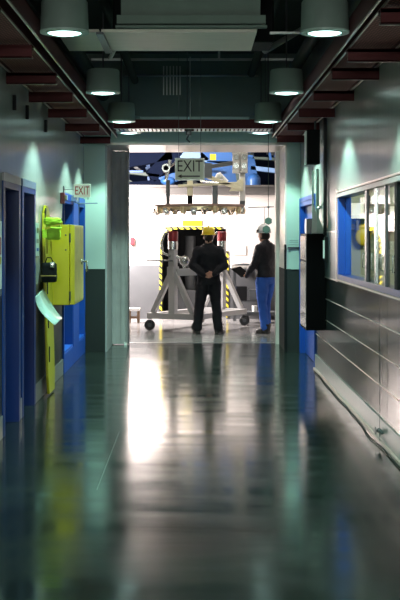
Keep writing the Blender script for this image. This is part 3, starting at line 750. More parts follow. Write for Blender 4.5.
MB().box(XR-.012, XR, 12.62, 13.75, 1.19, 1.69).build('board', M['grey'], r); MB().box(XR-.014, XR, 12.62, 13.75, 1.69, 1.705).box(XR-.014, XR, 12.62, 13.75, 1.175, 1.19).box(XR-.014, XR, 13.75, 13.77, 1.175, 1.705).build('edge_trim', M['lip'], r)
# things on the right end pillar
r = thing('wall_notice', 'thin pale plate with ruled lines on the right end pillar', 'sign', (1.4, YE, 1.6))
MB().box(1.335, 1.48, YE-.006, YE, 1.53, 1.62).build('plate', M['rim'], r)
for z in (1.56, 1.585): MB().box(1.345, 1.47, YE-.008, YE-.006, z, z+.005).build('marking', M['steel'], r)
tag(MB().box(1.32, 1.50, YE-.03, YE-.002, 1.475, 1.495).build('wall_ledge', M['steel']), 'dark narrow ledge below the plate on the right end pillar', 'ledge')
tag(MB().box(1.365, 1.50, YE-.012, YE, 1.175, 1.47).build('wall_plate', M['endwall']), 'pale green plate low on the right end pillar', 'plate')
# valve low on right wall
r = thing('floor_valve', 'small dark valve on a vertical rod low on the right wall', 'valve', (XR, 9.55, .05))
MB().tube([(XR-.03, 9.55, 0), (XR-.03, 9.55, 1.15)], .0025, 8).build('rod', M['steel'], r)
MB().sphere((XR-.035, 9.55, .10), .022, (1, 1, .8)).tube([(XR-.035, 9.4, .105), (XR-.035, 9.6, .105)], .012, 10).build('valve_body', M['steel'], r, smooth=True)
MB().lathe([(0, 0), (.03, 0), (.03, .008), (0, .008)], (XR-.068, 9.55, .10), 16, 'X').tube([(XR-.035, 9.55, .10), (XR-.066, 9.55, .10)], .006).build('hand_wheel', M['steel'], r)

# ribbed grey door leaf at left of opening
r = thing('sliding_door', 'tall grey ribbed folding door gathered at the left of the opening', 'door', (-1.15, 18.3, 0))
mb = MB()
xs = [-1.255, -1.19, -1.12, -1.06, -1.018]
for i in range(4):
    yy = 18.20 + (.02 if i % 2 else 0)
    MB().box(xs[i]-.004, xs[i+1]+.004, yy, yy+.08, .01, 2.94).build('panel', M['leaf'], r, bevel=.004)
MB().box(-1.018, -1.000, 18.17, 18.33, .01, 2.94).build('edge_post', M['steel'], r)
MB().box(-1.07, -1.03, 18.15, 18.20, .0, .035).build('floor_bolt', M['paper'], r)

# ------------------------------------------------------------------ HALL BEYOND
YB = 23.9
nx0, nx1, nz = -.66, .62, 1.79
mb = MB()
def hall(x0, x1, z0, z1):
    for c, d, mi in ((z0, min(z1, 1.07), 1), (max(z0, 1.07), z1, 0)):
        if d > c+1e-4: mb.mi = mi; mb.box(x0, x1, YB, YB+.2, c, d)
hall(-5, nx0, 0, 2.49); hall(nx1, 5, 0, 2.49); hall(nx0, nx1, nz, 2.49)
# rounded upper-left corner of the niche
mb.mi = 0
cx0 = nx0+.32; arc = [(nx0, nz)]+[(cx0-.32*math.cos(a), 1.47+.32*math.sin(a)) for a in [PI/2*k/8 for k in range(8, -1, -1)]]
mb.prism([(nx0, nz), *[(cx0-.32*math.cos(PI/2*k/8), (nz-.32)+.32*math.sin(PI/2*k/8)) for k in range(8, -1, -1)]], .2, 'Y', YB)
struct(mb.build('wall_far', [M['hallwall'], M['hallgrey']]), 'white far wall of the bright hall with grey lower half', 'wall')
mb = MB(); mb.box(-5.05, -5, YD, 30, 0, 6.5); mb.box(5, 5.05, YD, 30, 0, 6.5)
struct(mb.build('wall_hall_sides', M['hallwall']), 'side walls of the hall', 'wall')
struct(MB().box(-5.05, 5.05, 29.9, 30, 0, 6.5).build('wall_dome', M['scopedark']), 'dark backdrop of the dome', 'wall')
struct(MB().box(-5.05, -1.88, YE, YD, 0, 5.6).box(1.8, 5.05, YE, YD, 0, 5.6).build('wall_hall_front', M['bulk']), 'wall between corridor and hall', 'wall')
struct(MB().box(-5.05, 5.05, YD, 30, 6.5, 6.6).build('ceiling_hall', M['ceil']), 'dark ceiling of the hall', 'ceiling')
struct(MB().box(-5, 5, YB-.10, YB+.3, 2.47, 2.66).box(-5, 5, YB-.16, YB-.10, 2.62, 2.66).build('trim_11', M['beam']), 'grey brown beam capping the far wall', 'trim')
# niche recess
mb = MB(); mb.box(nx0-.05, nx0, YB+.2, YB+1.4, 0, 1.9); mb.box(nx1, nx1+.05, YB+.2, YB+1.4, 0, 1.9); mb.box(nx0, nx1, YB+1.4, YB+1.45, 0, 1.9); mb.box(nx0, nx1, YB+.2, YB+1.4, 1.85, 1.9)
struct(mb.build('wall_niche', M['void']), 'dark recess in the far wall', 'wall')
# hazard tape
def hazard(x0, x1, z0, z1, lab):
    o = MB().box(x0, x1, YB-.012, YB-.001, z0, z1).build('hazard_tape', M['hazard']); tag(o, lab, 'hazard tape', 'hazard tape around the dark recess')
hazard(-.60, .55, 1.785, 1.835, 'black and yellow tape strip across the top of the dark recess')
hazard(nx0-.05, nx0, .03, 1.45, 'black and yellow tape strip up the left edge of the dark recess')
hazard(nx1, nx1+.045, .03, 1.35, 'black and yellow tape strip up the right edge of the dark recess')
mb = MB(); N = 10
for k in range(N):
    a0_, a1_ = PI/2*k/N, PI/2*(k+1)/N
    q = [(cx0-.32*math.cos(a0_), (nz-.32)+.32*math.sin(a0_)), (cx0-.37*math.cos(a0_), (nz-.32)+.37*math.sin(a0_)), (cx0-.37*math.cos(a1_), (nz-.32)+.37*math.sin(a1_)), (cx0-.32*math.cos(a1_), (nz-.32)+.32*math.sin(a1_))]
    mb.prism(q, .008, 'Y', YB-.022)
o = mb.build('hazard_tape', M['hazard']); tag(o, 'curved black and yellow tape at the upper left corner of the recess', 'hazard tape', 'hazard tape around the dark recess')
r = thing('warning_sign', 'plain yellow sign plate above the dark recess', 'sign', (-.05, YB, 1.88))
MB().box(-.25, .14, YB-.015, YB-.002, 1.85, 1.96, bev=.004).build('plate', M['ybright'], r)
r = thing('wall_sign', 'white sign with pale green lines on the far wall between the two men', 'sign', (.88, YB, 1.37))
MB().box(.75, 1.01, YB-.012, YB-.002, 1.27, 1.46).build('plate', M['white'], r)
for z, a, b in ((1.42, .77, .99), (1.375, .78, .98), (1.33, .77, .99), (1.29, .82, .95)): MB().box(a, b, YB-.014, YB-.012, z, z+.015).build('text_line', M['greentext'], r)
tag(MB().box(px(130, YB), px(134.5, YB), YB-.06, YB-.002, pz(245, YB), pz(237, YB), bev=.01).build('alarm_box', M['red']), 'small red box on the bright wall at the far left', 'box')
# machinery in the niche
r = thing('niche_machine', 'dark machine with grey cylinder inside the recess', 'machine', (0, YB+.8, 0))
MB().box(-.45, .45, YB+.55, YB+1.2, .0, .55, bev=.02).build('base_cabinet', M['steel'], r)
MB().tube([(-.1, YB+.8, .55), (-.1, YB+.8, 1.65)], .11, 20).build('column', M['grey'], r, smooth='auto')
MB().box(-.4, .5, YB+.6, YB+.7, 1.1, 1.16).box(.18, .24, YB+.6, YB+.7, .55, 1.5).build('bracing', M['grey'], r)
MB().lathe([(0, 0), (.10, 0), (.12, .06), (.05, .12), (0, .13)], (.32, YB+.5, 1.16), 20).build('dial', M['chrome'], r, smooth='auto')
# equipment on the right
r = thing('steel_workbench', 'grey steel bench against the far wall right of the recess', 'bench', (1.2, 23.5, 0))
MB().box(.70, 2.1, 23.25, 23.85, 1.02, 1.07, bev=.008).build('worktop', M['jamb'], r)
for x in (.74, 1.30, 2.0): MB().box(x, x+.06, 23.28, 23.34, 0, 1.02).build('leg', M['steel'], r)
MB().box(.80, 2.0, 23.5, 23.8, .35, .38).build('shelf', M['steel'], r)
for i, (x0, x1, z0, z1, m_, lab) in enumerate(((.76, 1.02, .38, .66, 'blackm', 'black equipment box on the bench shelf, the left one'), (1.06, 1.28, .38, .60, 'steel', 'dark grey equipment box on the bench shelf, the middle one'), (1.4, 1.8, .38, .75, 'grey', 'grey equipment box on the bench shelf, the right one'))):
    tag(MB().box(x0, x1, 23.52, 23.78, z0+.001, z1, bev=.01).build('equipment_box', M[m_]), lab, 'box')
tag(MB().prism([(.72, 1.072), (1.12, 1.072), (1.10, 1.10), (.95, 1.115), (.75, 1.09)], .25, 'Y', 23.4).build('flat_tool', M['steel'], bevel=.005), 'flat dark tool lying on the grey bench', 'tool')
tag(MB().lathe([(0, 0), (.045, 0), (.052, .11), (.046, .11), (.04, .01), (0, .01)], (1.13, 22.75, .22), 20).build('paper_cup', M['paper'], smooth='auto'), 'white cup on the low dolly behind the man in jeans', 'cup')
r = thing('low_dolly', 'low grey dolly behind the man in jeans', 'dolly', (1.2, 22.8, 0))
MB().box(.95, 1.8, 22.6, 23.0, .15, .22, bev=.01).build('deck', M['grey'], r)
for x, y in ((1.0, 22.65), (1.0, 22.95), (1.75, 22.65), (1.75, 22.95)):
    MB().lathe([(0, -.02), (.06, -.02), (.06, .02), (0, .02)], (x, y, .06), 16, 'X').box(x-.012, x+.012, y-.01, y+.01, .05, .155).build('wheel', M['rubber'], r, smooth='auto')
# wooden stool
r = thing('small_stool', 'tiny brown wooden stool with white top near the left jamb', 'stool', (-1.2, 22.8, 0))
a, b = px(128, 22.8), px(140, 22.8)
MB().box(a, b, 22.7, 22.95, .23, .28, bev=.01).build('seat', M['white'], r)
for x in (a+.03, b-.03):
    for y in (22.73, 22.92): MB().box(x-.022, x+.022, y-.02, y+.02, 0, .23).build('leg', M['wood'], r)
MB().box(a+.03, b-.03, 22.73, 22.75, .09, .13).build('stretcher', M['wood'], r)

# ---- white cart: two A-frames on a base with castors
r = thing('a_frame_cart', 'white steel cart with two A-frame stands on castors behind the man in the yellow hat', 'cart', (0, 21.5, 0))
pd = Vector((.87, -.48, 0)).normalized(); ax = Vector((.88, 1.6, 0)).normalized()
C1 = Vector((-.38, 20.75, 0)); C2 = Vector((.50, 22.35, 0))
zb_ = .26
for C in (C1, C2):
    L_ = C-pd*.50; R_ = C+pd*.50
    mb = MB(); mb.bar(L_+Vector((0, 0, zb_)), R_+Vector((0, 0, zb_)), .10, .10)
    mb.build('base_beam', M['cart'], r, bevel=.006)
    apex = C+Vector((0, 0, 1.02))
    for e in (C-pd*.40, C+pd*.40):
        MB().bar(e+Vector((0, 0, zb_+.05)), apex+(e-C)*.08, .085, .085, pd.cross(Vector((0, 0, 1)))).build('leg', M['cart'], r, bevel=.006)
    mb = MB(); mb.bar(C+Vector((0, 0, zb_+.05)), C+Vector((0, 0, 1.42)), .12, .12, pd)
    mb.bar(C+Vector((0, 0, .95)), C+Vector((0, 0, 1.12)), .20, .13, pd)
    mb.build('post', M['cart'], r, bevel=.006)
    hd = MB().tube([C+Vector((0, 0, 1.42)), C+Vector((0, 0, 1.56))], .085, 20).build('trunnion', M['chrome'], r, smooth='auto')
    MB().lathe([(0, 1.56), (.085, 1.56), (.09, 1.72), (.075, 1.735), (0, 1.735)], (C.x, C.y, 0), 24).build('red_cap', M['red'], r, smooth='auto', label='red cap')
    # curved clamp
    pts = [C+pd*(-.05)+Vector((0, -.08, 1.30)), C+pd*(-.20)+Vector((0, -.08, 1.36)), C+pd*(-.24)+Vector((0, -.08, 1.52)), C+pd*(-.18)+Vector((0, -.08, 1.66)), C+pd*(-.10)+Vector((0, -.08, 1.72))]
    MB().tube(pts, .022, 10).build('clamp', M['chrome'], r, smooth=True)
    for e in (L_+pd*.03, R_-pd*.03):
        fk = MB(); fk.box(e.x-.035, e.x+.035, e.y-.035, e.y+.035, .20, .215); fk.box(e.x-.034, e.x-.028, e.y-.03, e.y+.03, .08, .20); fk.box(e.x+.028, e.x+.034, e.y-.03, e.y+.03, .08, .20)
        k = fk.build('castor', M['steel'], r)
        MB().lathe([(0, -.024), (.085, -.024), (.095, -.014), (.095, .014), (.085, .024), (0, .024)], (e.x, e.y, .095), 24, 'Y').build('wheel', M['rubber'], k, smooth='auto')
        MB().lathe([(0, -.028), (.035, -.028), (.035, .028), (0, .028)], (e.x, e.y, .095), 16, 'Y').build('hub', M['grey'], k, smooth='auto')
for z, off in ((zb_, -.45), (zb_, .45)):
    MB().bar(C1+pd*off+Vector((0, 0, z)), C2+pd*off+Vector((0, 0, z)), .09, .09).build('side_beam', M['cart'], r, bevel=.006)
MB().bar(C1+Vector((-.45, -.1, 1.225)), C1+Vector((.0, -.1, 1.225)), .22, .025).build('side_table', M['grey'], r)
MB().bar(C1+Vector((.06, -.02, 1.02)), C1+Vector((.40, .10, 1.03)), .09, .12).sphere(C1+Vector((.36, .08, 1.10)), .07).build('winch_arm', M['cart'], r, smooth='auto')
mb = MB().sphere(C1+Vector((.20, .0, 1.22)), .09, (1, .8, 1)).tube([C1+Vector((.05, 0, 1.3)), C1+Vector((.15, 0, 1.26)), C1+Vector((.2, 0, 1.1))], .03, 10)
mb.build('coupling', M['chrome'], r, smooth='auto')

# ---- lifting ring
RX, RY, RZ = px(199, 21.3), 21.3, pz(209, 21.3)
r = thing('lifting_ring', 'wide round brass and steel fixture hanging above the cart', 'lifting fixture', (RX, RY, RZ))
R0 = .80
MB().lathe([(.50, RZ+.035), (R0, RZ+.035), (R0, RZ+.075), (.50, RZ+.075), (.50, RZ+.035)], (RX, RY, 0), 48).build('top_plate', M['brown'], r, smooth='auto')
mb = MB().lathe([(R0-.06, RZ-.03), (R0-.02, RZ-.03), (R0-.02, RZ+.03), (R0-.06, RZ+.03), (R0-.06, RZ-.03)], (RX, RY, 0), 48); mb.build('ring', M['gold'], r, smooth='auto')
rnd = random.Random(3)
for k in range(26):
    a = 2*PI*k/26; c = Vector((RX+(R0-.03)*math.cos(a), RY+(R0-.03)*math.sin(a), RZ-.01-.03*rnd.random()))
    mb = MB()
    if k % 3 == 0: mb.lathe([(0, -.07), (.045, -.07), (.06, .0), (.04, .05), (0, .05)], c, 12)
    elif k % 3 == 1: mb.box(c.x-.05, c.x+.05, c.y-.04, c.y+.04, c.z-.06, c.z+.04, bev=.008)
    else: mb.tube([c+Vector((-.05, 0, .03)), c+Vector((0, -.02, -.08)), c+Vector((.05, 0, .03))], .018, 8)
    mb.build('actuator', [M['gold'], M['silver'], M['silver']][k % 3], r, smooth='auto')
for xx, m_, ztop in ((168, 'grey', 180), (190, 'beige', 175), (215, 'steel', 178), (242.3, 'white', 150)):
    x = px(xx, RY); zt = pz(ztop, RY)
    lo = RZ+.075 if xx < 240 else pz(205, RY)
    MB().box(x-.05 if xx > 180 else x-.035, x+.05 if xx > 180 else x+.035, RY-.05, RY+.05, lo+(.16 if xx in (190,) else 0), zt).build('hanger_post', M[m_], r, bevel=.004)
MB().tube([(px(190, RY), RY, RZ+.05), (px(190, RY), RY, RZ+.24)], .045, 16).build('black_sleeve', M['blackm'], r, smooth='auto')
MB().box(px(239.5, RY), px(244.8, RY), RY-.06, RY+.06, pz(206, RY), pz(201, RY)).build('end_cap', M['grey'], r)

# ---- hoist
r = thing('overhead_hoist', 'beige and grey hoist arms with pulley block above the lifting ring', 'hoist', (.5, 21.3, 2.5))
Y = 21.25
def seg(name, a, b, w, m_):
    MB().bar((px(a[0], Y), Y, pz(a[1], Y)), (px(b[0], Y), Y, pz(b[1], Y)), .07, w, (0, 0, 1)).build(name, M[m_], r, bevel=.006)
seg('upper_arm', (202, 168), (234, 163), .07, 'grey')
seg('lower_arm', (204, 175), (240, 189), .07, 'beige')
seg('tie_bar', (178, 186), (240, 183), .045, 'beige')
seg('tie_rod', (200, 181), (228, 184), .03, 'silver')
MB().prism([(px(229, Y), pz(191, Y)), (px(243, Y), pz(191, Y)), (px(243, Y), pz(178, Y)), (px(238, Y), pz(180, Y))], .06, 'Y', Y-.03).build('gusset', M['beige'], r)
pb = MB().box(px(232.5, Y), px(239.5, Y), Y-.08, Y+.08, pz(173, Y), pz(152, Y), bev=.008).box(px(240.5, Y), px(247.5, Y), Y-.08, Y+.08, pz(173, Y), pz(152, Y), bev=.008).build('pulley_block', M['jamb'], r)
for xx in (236, 244):
    for yy in (157, 166): MB().lathe([(0, -.1), (.05, -.1), (.05, .1), (0, .1)], (px(xx, Y), Y, pz(yy, Y)), 16, 'Y').build('sheave', M['chrome'], pb, smooth='auto')
MB().tube([(px(240, Y), Y, pz(152, Y)), (px(240, Y), Y, 4.8)], .012, 8).build('hoist_cable', M['cord'], r)
mb = MB().lathe([(.045, -.05), (.075, -.05), (.075, .05), (.045, .05), (.045, -.05)], (px(166, Y), Y, pz(168, Y)), 20, 'Y').tube([(px(163, Y), Y, pz(172, Y)), (px(176, Y), Y, pz(162, Y))], .02, 8)
mb.tube([(px(170, Y), Y, pz(160, Y)), (px(166, Y), Y, pz(180, Y))], .03)
mb.build('hook_ring', M['chrome'], r, smooth='auto')
mb = MB().tube([(px(214, Y), Y+.05, pz(181, Y)), (px(220, Y), Y+.05, pz(174, Y)), (px(227, Y), Y+.05, pz(182, Y))], .04, 10); mb.sphere((px(219, Y), Y+.05, pz(176, Y)), .06)
mb.build('hose_bundle', M['paper'], r, smooth='auto')
mb = MB(); mb.box(px(204, 20.9), px(212, 20.9), 20.9, 20.95, pz(178, 20.9), pz(163, 20.9)); mb.build('motor_box', M['steel'], r)

# ---- telescope structure beyond (blue)
r = thing('telescope_mount', 'blue steel telescope structure high in the dark beyond the far wall', 'telescope', (0, 27, 2.5))
Y = 26.5
MB().box(px(100, Y), px(300, Y), Y, Y+.5, pz(196, Y), pz(187, Y)).build('base_beam', M['steel'], r)
for (a, b, w_, m_) in (((128, 160), (172, 152), .35, 'scopedark'), ((150, 178), (178, 150), .30, 'scopedark'), ((186, 150), (203, 166), .42, 'scopelight'),
                       ((200, 150), (236, 150), .5, 'scopeblue'), ((200, 170), (240, 176), .40, 'scopeblue'), ((128, 186), (175, 182), .16, 'scopedark'),
                       ((246, 150), (252, 185), .3, 'scopeblue'), ((160, 182), (186, 174), .2, 'scopeblue'), ((250, 168), (285, 172), .10, 'scopelight'), ((252, 158), (285, 160), .06, 'hex'), ((125, 172), (160, 176), .08, 'hex')):
    MB().bar((px(a[0], Y), Y, pz(a[1], Y)), (px(b[0], Y), Y, pz(b[1], Y)), .25, w_).build('strut', M[m_], r, bevel=.01)
rn = random.Random(11)
for i in range(34):
    a = (rn.uniform(128, 275), rn.uniform(152, 184)); an = rn.choice((-.5, -.2, 0, .15, .6, 1.4)); L_ = rn.uniform(6, 26)
    b = (a[0]+L_*math.cos(an), a[1]+L_*math.sin(an)); yy = rn.uniform(26.0, 27.5)
    MB().bar((px(a[0], yy), yy, pz(a[1], yy)), (px(b[0], yy), yy, pz(b[1], yy)), .08, rn.uniform(.03, .09)).build('strut', M[rn.choice(('scopedark', 'scopeblue', 'scopeblue', 'hex', 'steel'))], r)
MB().tube([(px(254, 25.5), 25.5, pz(189, 25.5)), (px(254, 25.5), 25.5, pz(180, 25.5))], .14, 24).sphere((px(254, 25.5), 25.5, pz(180, 25.5)), .14, seg=24).build('blue_dome', M['scopeblue'], r, smooth='auto')
MB().sphere((px(168, 25.5), 25.5, pz(181, 25.5)), .16, (1, .7, .6), 24).build('blue_housing', M['scopeblue'], r, smooth='auto')
MB().box(px(210, 25.5), px(216, 25.5), 25.5, 25.6, pz(160, 25.5), pz(154, 25.5)).build('yellow_fitting', M['ybright'], r)

# ------------------------------------------------------------------ PEOPLE
def fuse(mb, voxel, smooth_it, disp=0, dscale=.1):
    me = bpy.data.meshes.new('tmp'); bmesh.ops.recalc_face_normals(mb.bm, faces=mb.bm.faces); mb.bm.to_mesh(me); mb.bm.free()
    o = bpy.data.objects.new('tmp', me); COL.objects.link(o)
    md = o.modifiers.new('r', 'REMESH'); md.mode = 'VOXEL'; md.voxel_size = voxel
    if smooth_it:
        s = o.modifiers.new('s', 'SMOOTH'); s.iterations = smooth_it; s.factor = .5
    if disp:
        tx = bpy.data.textures.new('cl', 'CLOUDS'); tx.noise_scale = dscale; tx.noise_depth = 2
        dm = o.modifiers.new('d', 'DISPLACE'); dm.texture = tx; dm.strength = disp; dm.mid_level = .5; dm.texture_coords = 'LOCAL'
    bpy.context.view_layer.update()
    out = bpy.data.meshes.new_from_object(o.evaluated_get(bpy.context.evaluated_depsgraph_get()))
    bpy.data.objects.remove(o); bpy.data.meshes.remove(me)
    return out
def place(name, me, m, parent, T):
    me.materials.clear(); me.materials.append(m); me.transform(T); me.shade_smooth()
    o = bpy.data.objects.new(name, me); COL.objects.link(o); attach(o, parent); return o
def loft(mb, rings, seg=20):
    """rings: (center, rx, ry) horizontal ellipses"""
    vs = []
    for c, rx, ry in rings:
        c = Vector(c); vs.append([mb.bm.verts.new(c+Vector((rx*math.cos(2*PI*k/seg), ry*math.sin(2*PI*k/seg), 0))) for k in range(seg)])
    for a, b in zip(vs, vs[1:]):
        for k in range(seg): mb.bm.faces.new((a[k], a[(k+1) % seg], b[(k+1) % seg], b[k]))
    mb.bm.faces.new(vs[0][::-1]); mb.bm.faces.new(vs[-1])
def blobtube(mb, pts, rad):
    mb.tube(pts, rad, 14); 
    for p, q in zip(pts, rad): mb.sphere(p, q*.98, seg=14)
def hand(mb, wrist, d, n, side, curl=.5):
    """wrist point, d pointing direction, n palm normal (towards which fingers curl), side = thumb direction"""
    d = Vector(d).normalized(); n = Vector(n).normalized(); t = Vector(side).normalized(); w_ = Vector(wrist)
    pc = w_+d*.045
    for k in (-1, 0, 1): mb.tube([w_+t*.012*k, w_+d*.05+t*.022*k, w_+d*.088+t*.026*k], [.017, .017, .013], 10)
    for i, (off, L) in enumerate(((.030, .068), (.011, .078), (-.009, .072), (-.028, .056))):
        b0 = w_+d*.082+t*off; p1 = b0+d*L*.42+n*L*.15*curl; p2 = p1+(d*(1-curl)+n*curl).normalized()*L*.34; p3 = p2+(d*(.6-curl)+n*(curl+.2)).normalized()*L*.3
        mb.tube([b0-d*.02, b0, p1, p2, p3], [.0095, .0095, .0085, .008, .0065], 8)
    b0 = w_+d*.022+t*.022; mb.tube([b0, b0+t*.026+d*.02+n*.006, b0+t*.036+d*.05+n*.018, b0+t*.034+d*.068+n*.028], [.014, .012, .010, .0075], 8)
def head(mb, c, yaw=0, f=(0, 1, 0)):
    """c = centre of skull; f = facing direction"""
    f = Vector(f).normalized(); s = Vector((f.y, -f.x, 0)); u = Vector((0, 0, 1)); c = Vector(c)
    ang = math.atan2(f.y, f.x)-PI/2; Rz = Matrix.Rotation(ang, 4, 'Z')
    mb.sphere(c+u*.02, .098, (.79, 1.0, 1.0), 24, Rz)
    mb.sphere(c+f*.028-u*.045, .074, (.82, .85, 1.0), 20, Rz)          # jaw
    mb.sphere(c+f*.062-u*.090, .026, (1.1, .8, .8), 12, Rz)            # chin
    mb.tube([c+f*.088+u*.02, c+f*.106-u*.010, c+f*.112-u*.028, c+f*.092-u*.036], [.009, .011, .014, .009], 10)  # nose
    mb.tube([c+f*.084-s*.03+u*.03, c+f*.094+u*.034, c+f*.084+s*.03+u*.03], [.010, .011, .010], 8)   # brow
    mb.tube([c+f*.078-s*.022-u*.058, c+f*.092-u*.058, c+f*.078+s*.022-u*.058], [.007, .010, .007], 8)   # mouth
    for q in (-1, 1): mb.sphere(c+s*q*.078-u*.005-f*.01, .030, (.28, .7, 1.1), 12, Rz)   # ears
    mb.tube([c-f*.02-u*.06, c-f*.035-u*.13, c-f*.045-u*.20], [.058, .054, .066], 14)   # neck
def face_details(parent, c, f, T):
    f = Vector(f).normalized(); s = Vector((f.y, -f.x, 0)); u = Vector((0, 0, 1)); c = Vector(c)
    mb = MB()
    for q in (-1, 1): mb.sphere(c+f*.088+s*q*.03+u*.006, .010, (1, 1, .7), 10)
    place_mb('eyes', mb, M['boot'], parent, T)
def place_mb(name, mb, m, parent, T):
    me = bpy.data.meshes.new(name); bmesh.ops.recalc_face_normals(mb.bm, faces=mb.bm.faces); mb.bm.to_mesh(me); mb.bm.free()
    return place(name, me, m, parent, T)
def hard_hat(parent, c, f, m, T, band=None):
    f = Vector(f).normalized(); ang = math.atan2(f.y, f.x)-PI/2; Rz = Matrix.Translation(Vector(c)) @ Matrix.Rotation(ang, 4, 'Z')
    mb = MB(); prof = [(.118, 0), (.117, .03), (.110, .065), (.092, .10), (.062, .125), (.03, .136), (0.001, .138)]
    mb.lathe(prof, (0, 0, 0), 32)
    mb.lathe([(.112, -.004), (.134, -.006), (.136, 0), (.118, .008), (.112, -.004)], (0, 0, 0), 32)
    for v in mb.bm.verts:
        v.co.x *= .93; v.co.y *= 1.08
        if v.co.z < .01 and v.co.y > .09 and abs(v.co.x) < .10: v.co.y += .035*(1-abs(v.co.x)/.10)
    mb.tube([(0, -.10, .09), (0, -.05, .132), (0, .03, .142), (0, .09, .105)], [.01, .013, .013, .01], 8)
    mb.bm.transform(Rz)
    h = place_mb('hard_hat', mb, m, parent, T)
    if band:
        mb = MB(); mb.lathe([(.121, .005), (.124, .03), (.119, .055), (.112, .05), (.112, .01)], (0, 0, 0), 32)
        for v in mb.bm.verts: v.co.x *= .95; v.co.y *= 1.08
        bmesh.ops.delete(mb.bm, geom=[v for v in mb.bm.verts if v.co.y < .01], context='VERTS')
        mb.bm.transform(Rz); place_mb('front_band', mb, band, h, T)  # dark band over the front half of the shell
def boot(mb, x, y, ang, z=.0):
    R = Matrix.Translation((x, y, z)) @ Matrix.Rotation(ang, 4, 'Z')
    b = MB(); b.sphere((0, .09, .045), .05, (1.0, 1.9, .85), 16); b.sphere((0, -.02, .05), .05, (.95, 1.1, .95), 16); b.tube([(0, -.02, .06), (0, -.03, .17)], [.055, .06], 14)
    b.box(-.045, .045, -.075, .175, .0, .025, bev=.012); b.bm.transform(R)
    me = bpy.data.meshes.new('tmp'); b.bm.to_mesh(me); b.bm.free(); mb.bm.from_mesh(me); bpy.data.meshes.remove(me)

# --- man 1: back to us, hands clasped behind the back, yellow hard hat
def man_one():
    X0, Y0 = px(208.5, 20.2), 20.2
    T = Matrix.Translation((X0, Y0, 0))
    r = thing('person', 'person in dark coverall and yellow hard hat standing with hands clasped behind the back', 'person', (X0, Y0, 0))
    shL, shR = Vector((-.178, -.01, 1.405)), Vector((.178, -.01, 1.405))
    elL, elR = Vector((-.265, -.06, 1.15)), Vector((.265, -.06, 1.15))
    wrL, wrR = Vector((-.075, -.205, 1.00)), Vector((.085, -.195, 1.01))
    fL, fR = Vector((-.19, 0, 0)), Vector((.16, -.01, 0))
    def shell(mb, g, full):
        loft(mb, [((0, 0, .84), .155*g, .12*g), ((0, 0, .92), .185*g, .135*g), ((0, 0, 1.02), .178*g, .125*g), ((0, 0, 1.12), .172*g, .12*g), ((0, 0, 1.25), .19*g, .13*g), ((0, -.005, 1.36), .205*g, .13*g), ((0, -.01, 1.44), .185*g, .11*g), ((0, -.01, 1.50), .10*g, .085*g), ((0, -.01, 1.535), .065*g, .065*g)], 28)
        for sh, el, wr in ((shL, elL, wrL), (shR, elR, wrR)):
            blobtube(mb, [sh, (sh+el)/2, el], [.080*g, .074*g, .070*g]); blobtube(mb, [el, (el+wr)/2, wr], [.068*g, .060*g, .036*g if g < 1 else .044])
        for s_, ft in ((-1, fL), (1, fR)):
            hip = Vector((.095*s_, 0, .86)); kn = Vector((hip.x*.45+ft.x*.55, .01, .48)); an = Vector((ft.x, ft.y-.02, .11))
            blobtube(mb, [hip, (hip+kn)/2, kn, (kn+an)/2, an], [.112*g, .100*g, .080*g, .078*g, .060*g if g < 1 else .078])
    mb = MB(); shell(mb, .86, True); head(mb, (0, .0, 1.63), f=(.05, 1, 0))
    hand(mb, wrL, (1, -.1, -.28), (0, .5, 1), (.3, -.4, .8), .45); hand(mb, wrR, (-1, -.35, -.18), (0, .9, .3), (-.1, .1, 1), .5)
    place('body', fuse(mb, .0065, 3), M['skin'], r, T)
    mb = MB(); shell(mb, 1.06, False)
    place('coverall', fuse(mb, .014, 4, .03, .12), M['coverall'], r, T)
    mb = MB(); blobtube(mb, [(-.06, -.01, 1.53), (0, -.055, 1.55), (.06, -.01, 1.53)], [.026, .03, .026]); blobtube(mb, [(-.06, 0, 1.53), (0, .05, 1.51), (.06, 0, 1.53)], [.026, .024, .026])
    place_mb('collar', mb, M['coverall'], r, T)
    for f_, a_ in ((fL, .25), (fR, -.45)):
        mb = MB(); boot(mb, f_.x, f_.y, a_); place('boot', fuse(mb, .008, 2), M['boot'], r, T)
    mb = MB(); mb.sphere((0, -.02, 1.63), .100, (.80, .95, .85), 20); 
    bmesh.ops.delete(mb.bm, geom=[v for v in mb.bm.verts if v.co.y > .03], context='VERTS'); place_mb('hair', mb, M['hair'], r, T)
    hard_hat(r, (0, .0, 1.675), (.05, 1, 0), M['hatyel'], T)
    face_details(r, (0, 0, 1.63), (.05, 1, 0), T)
man_one()

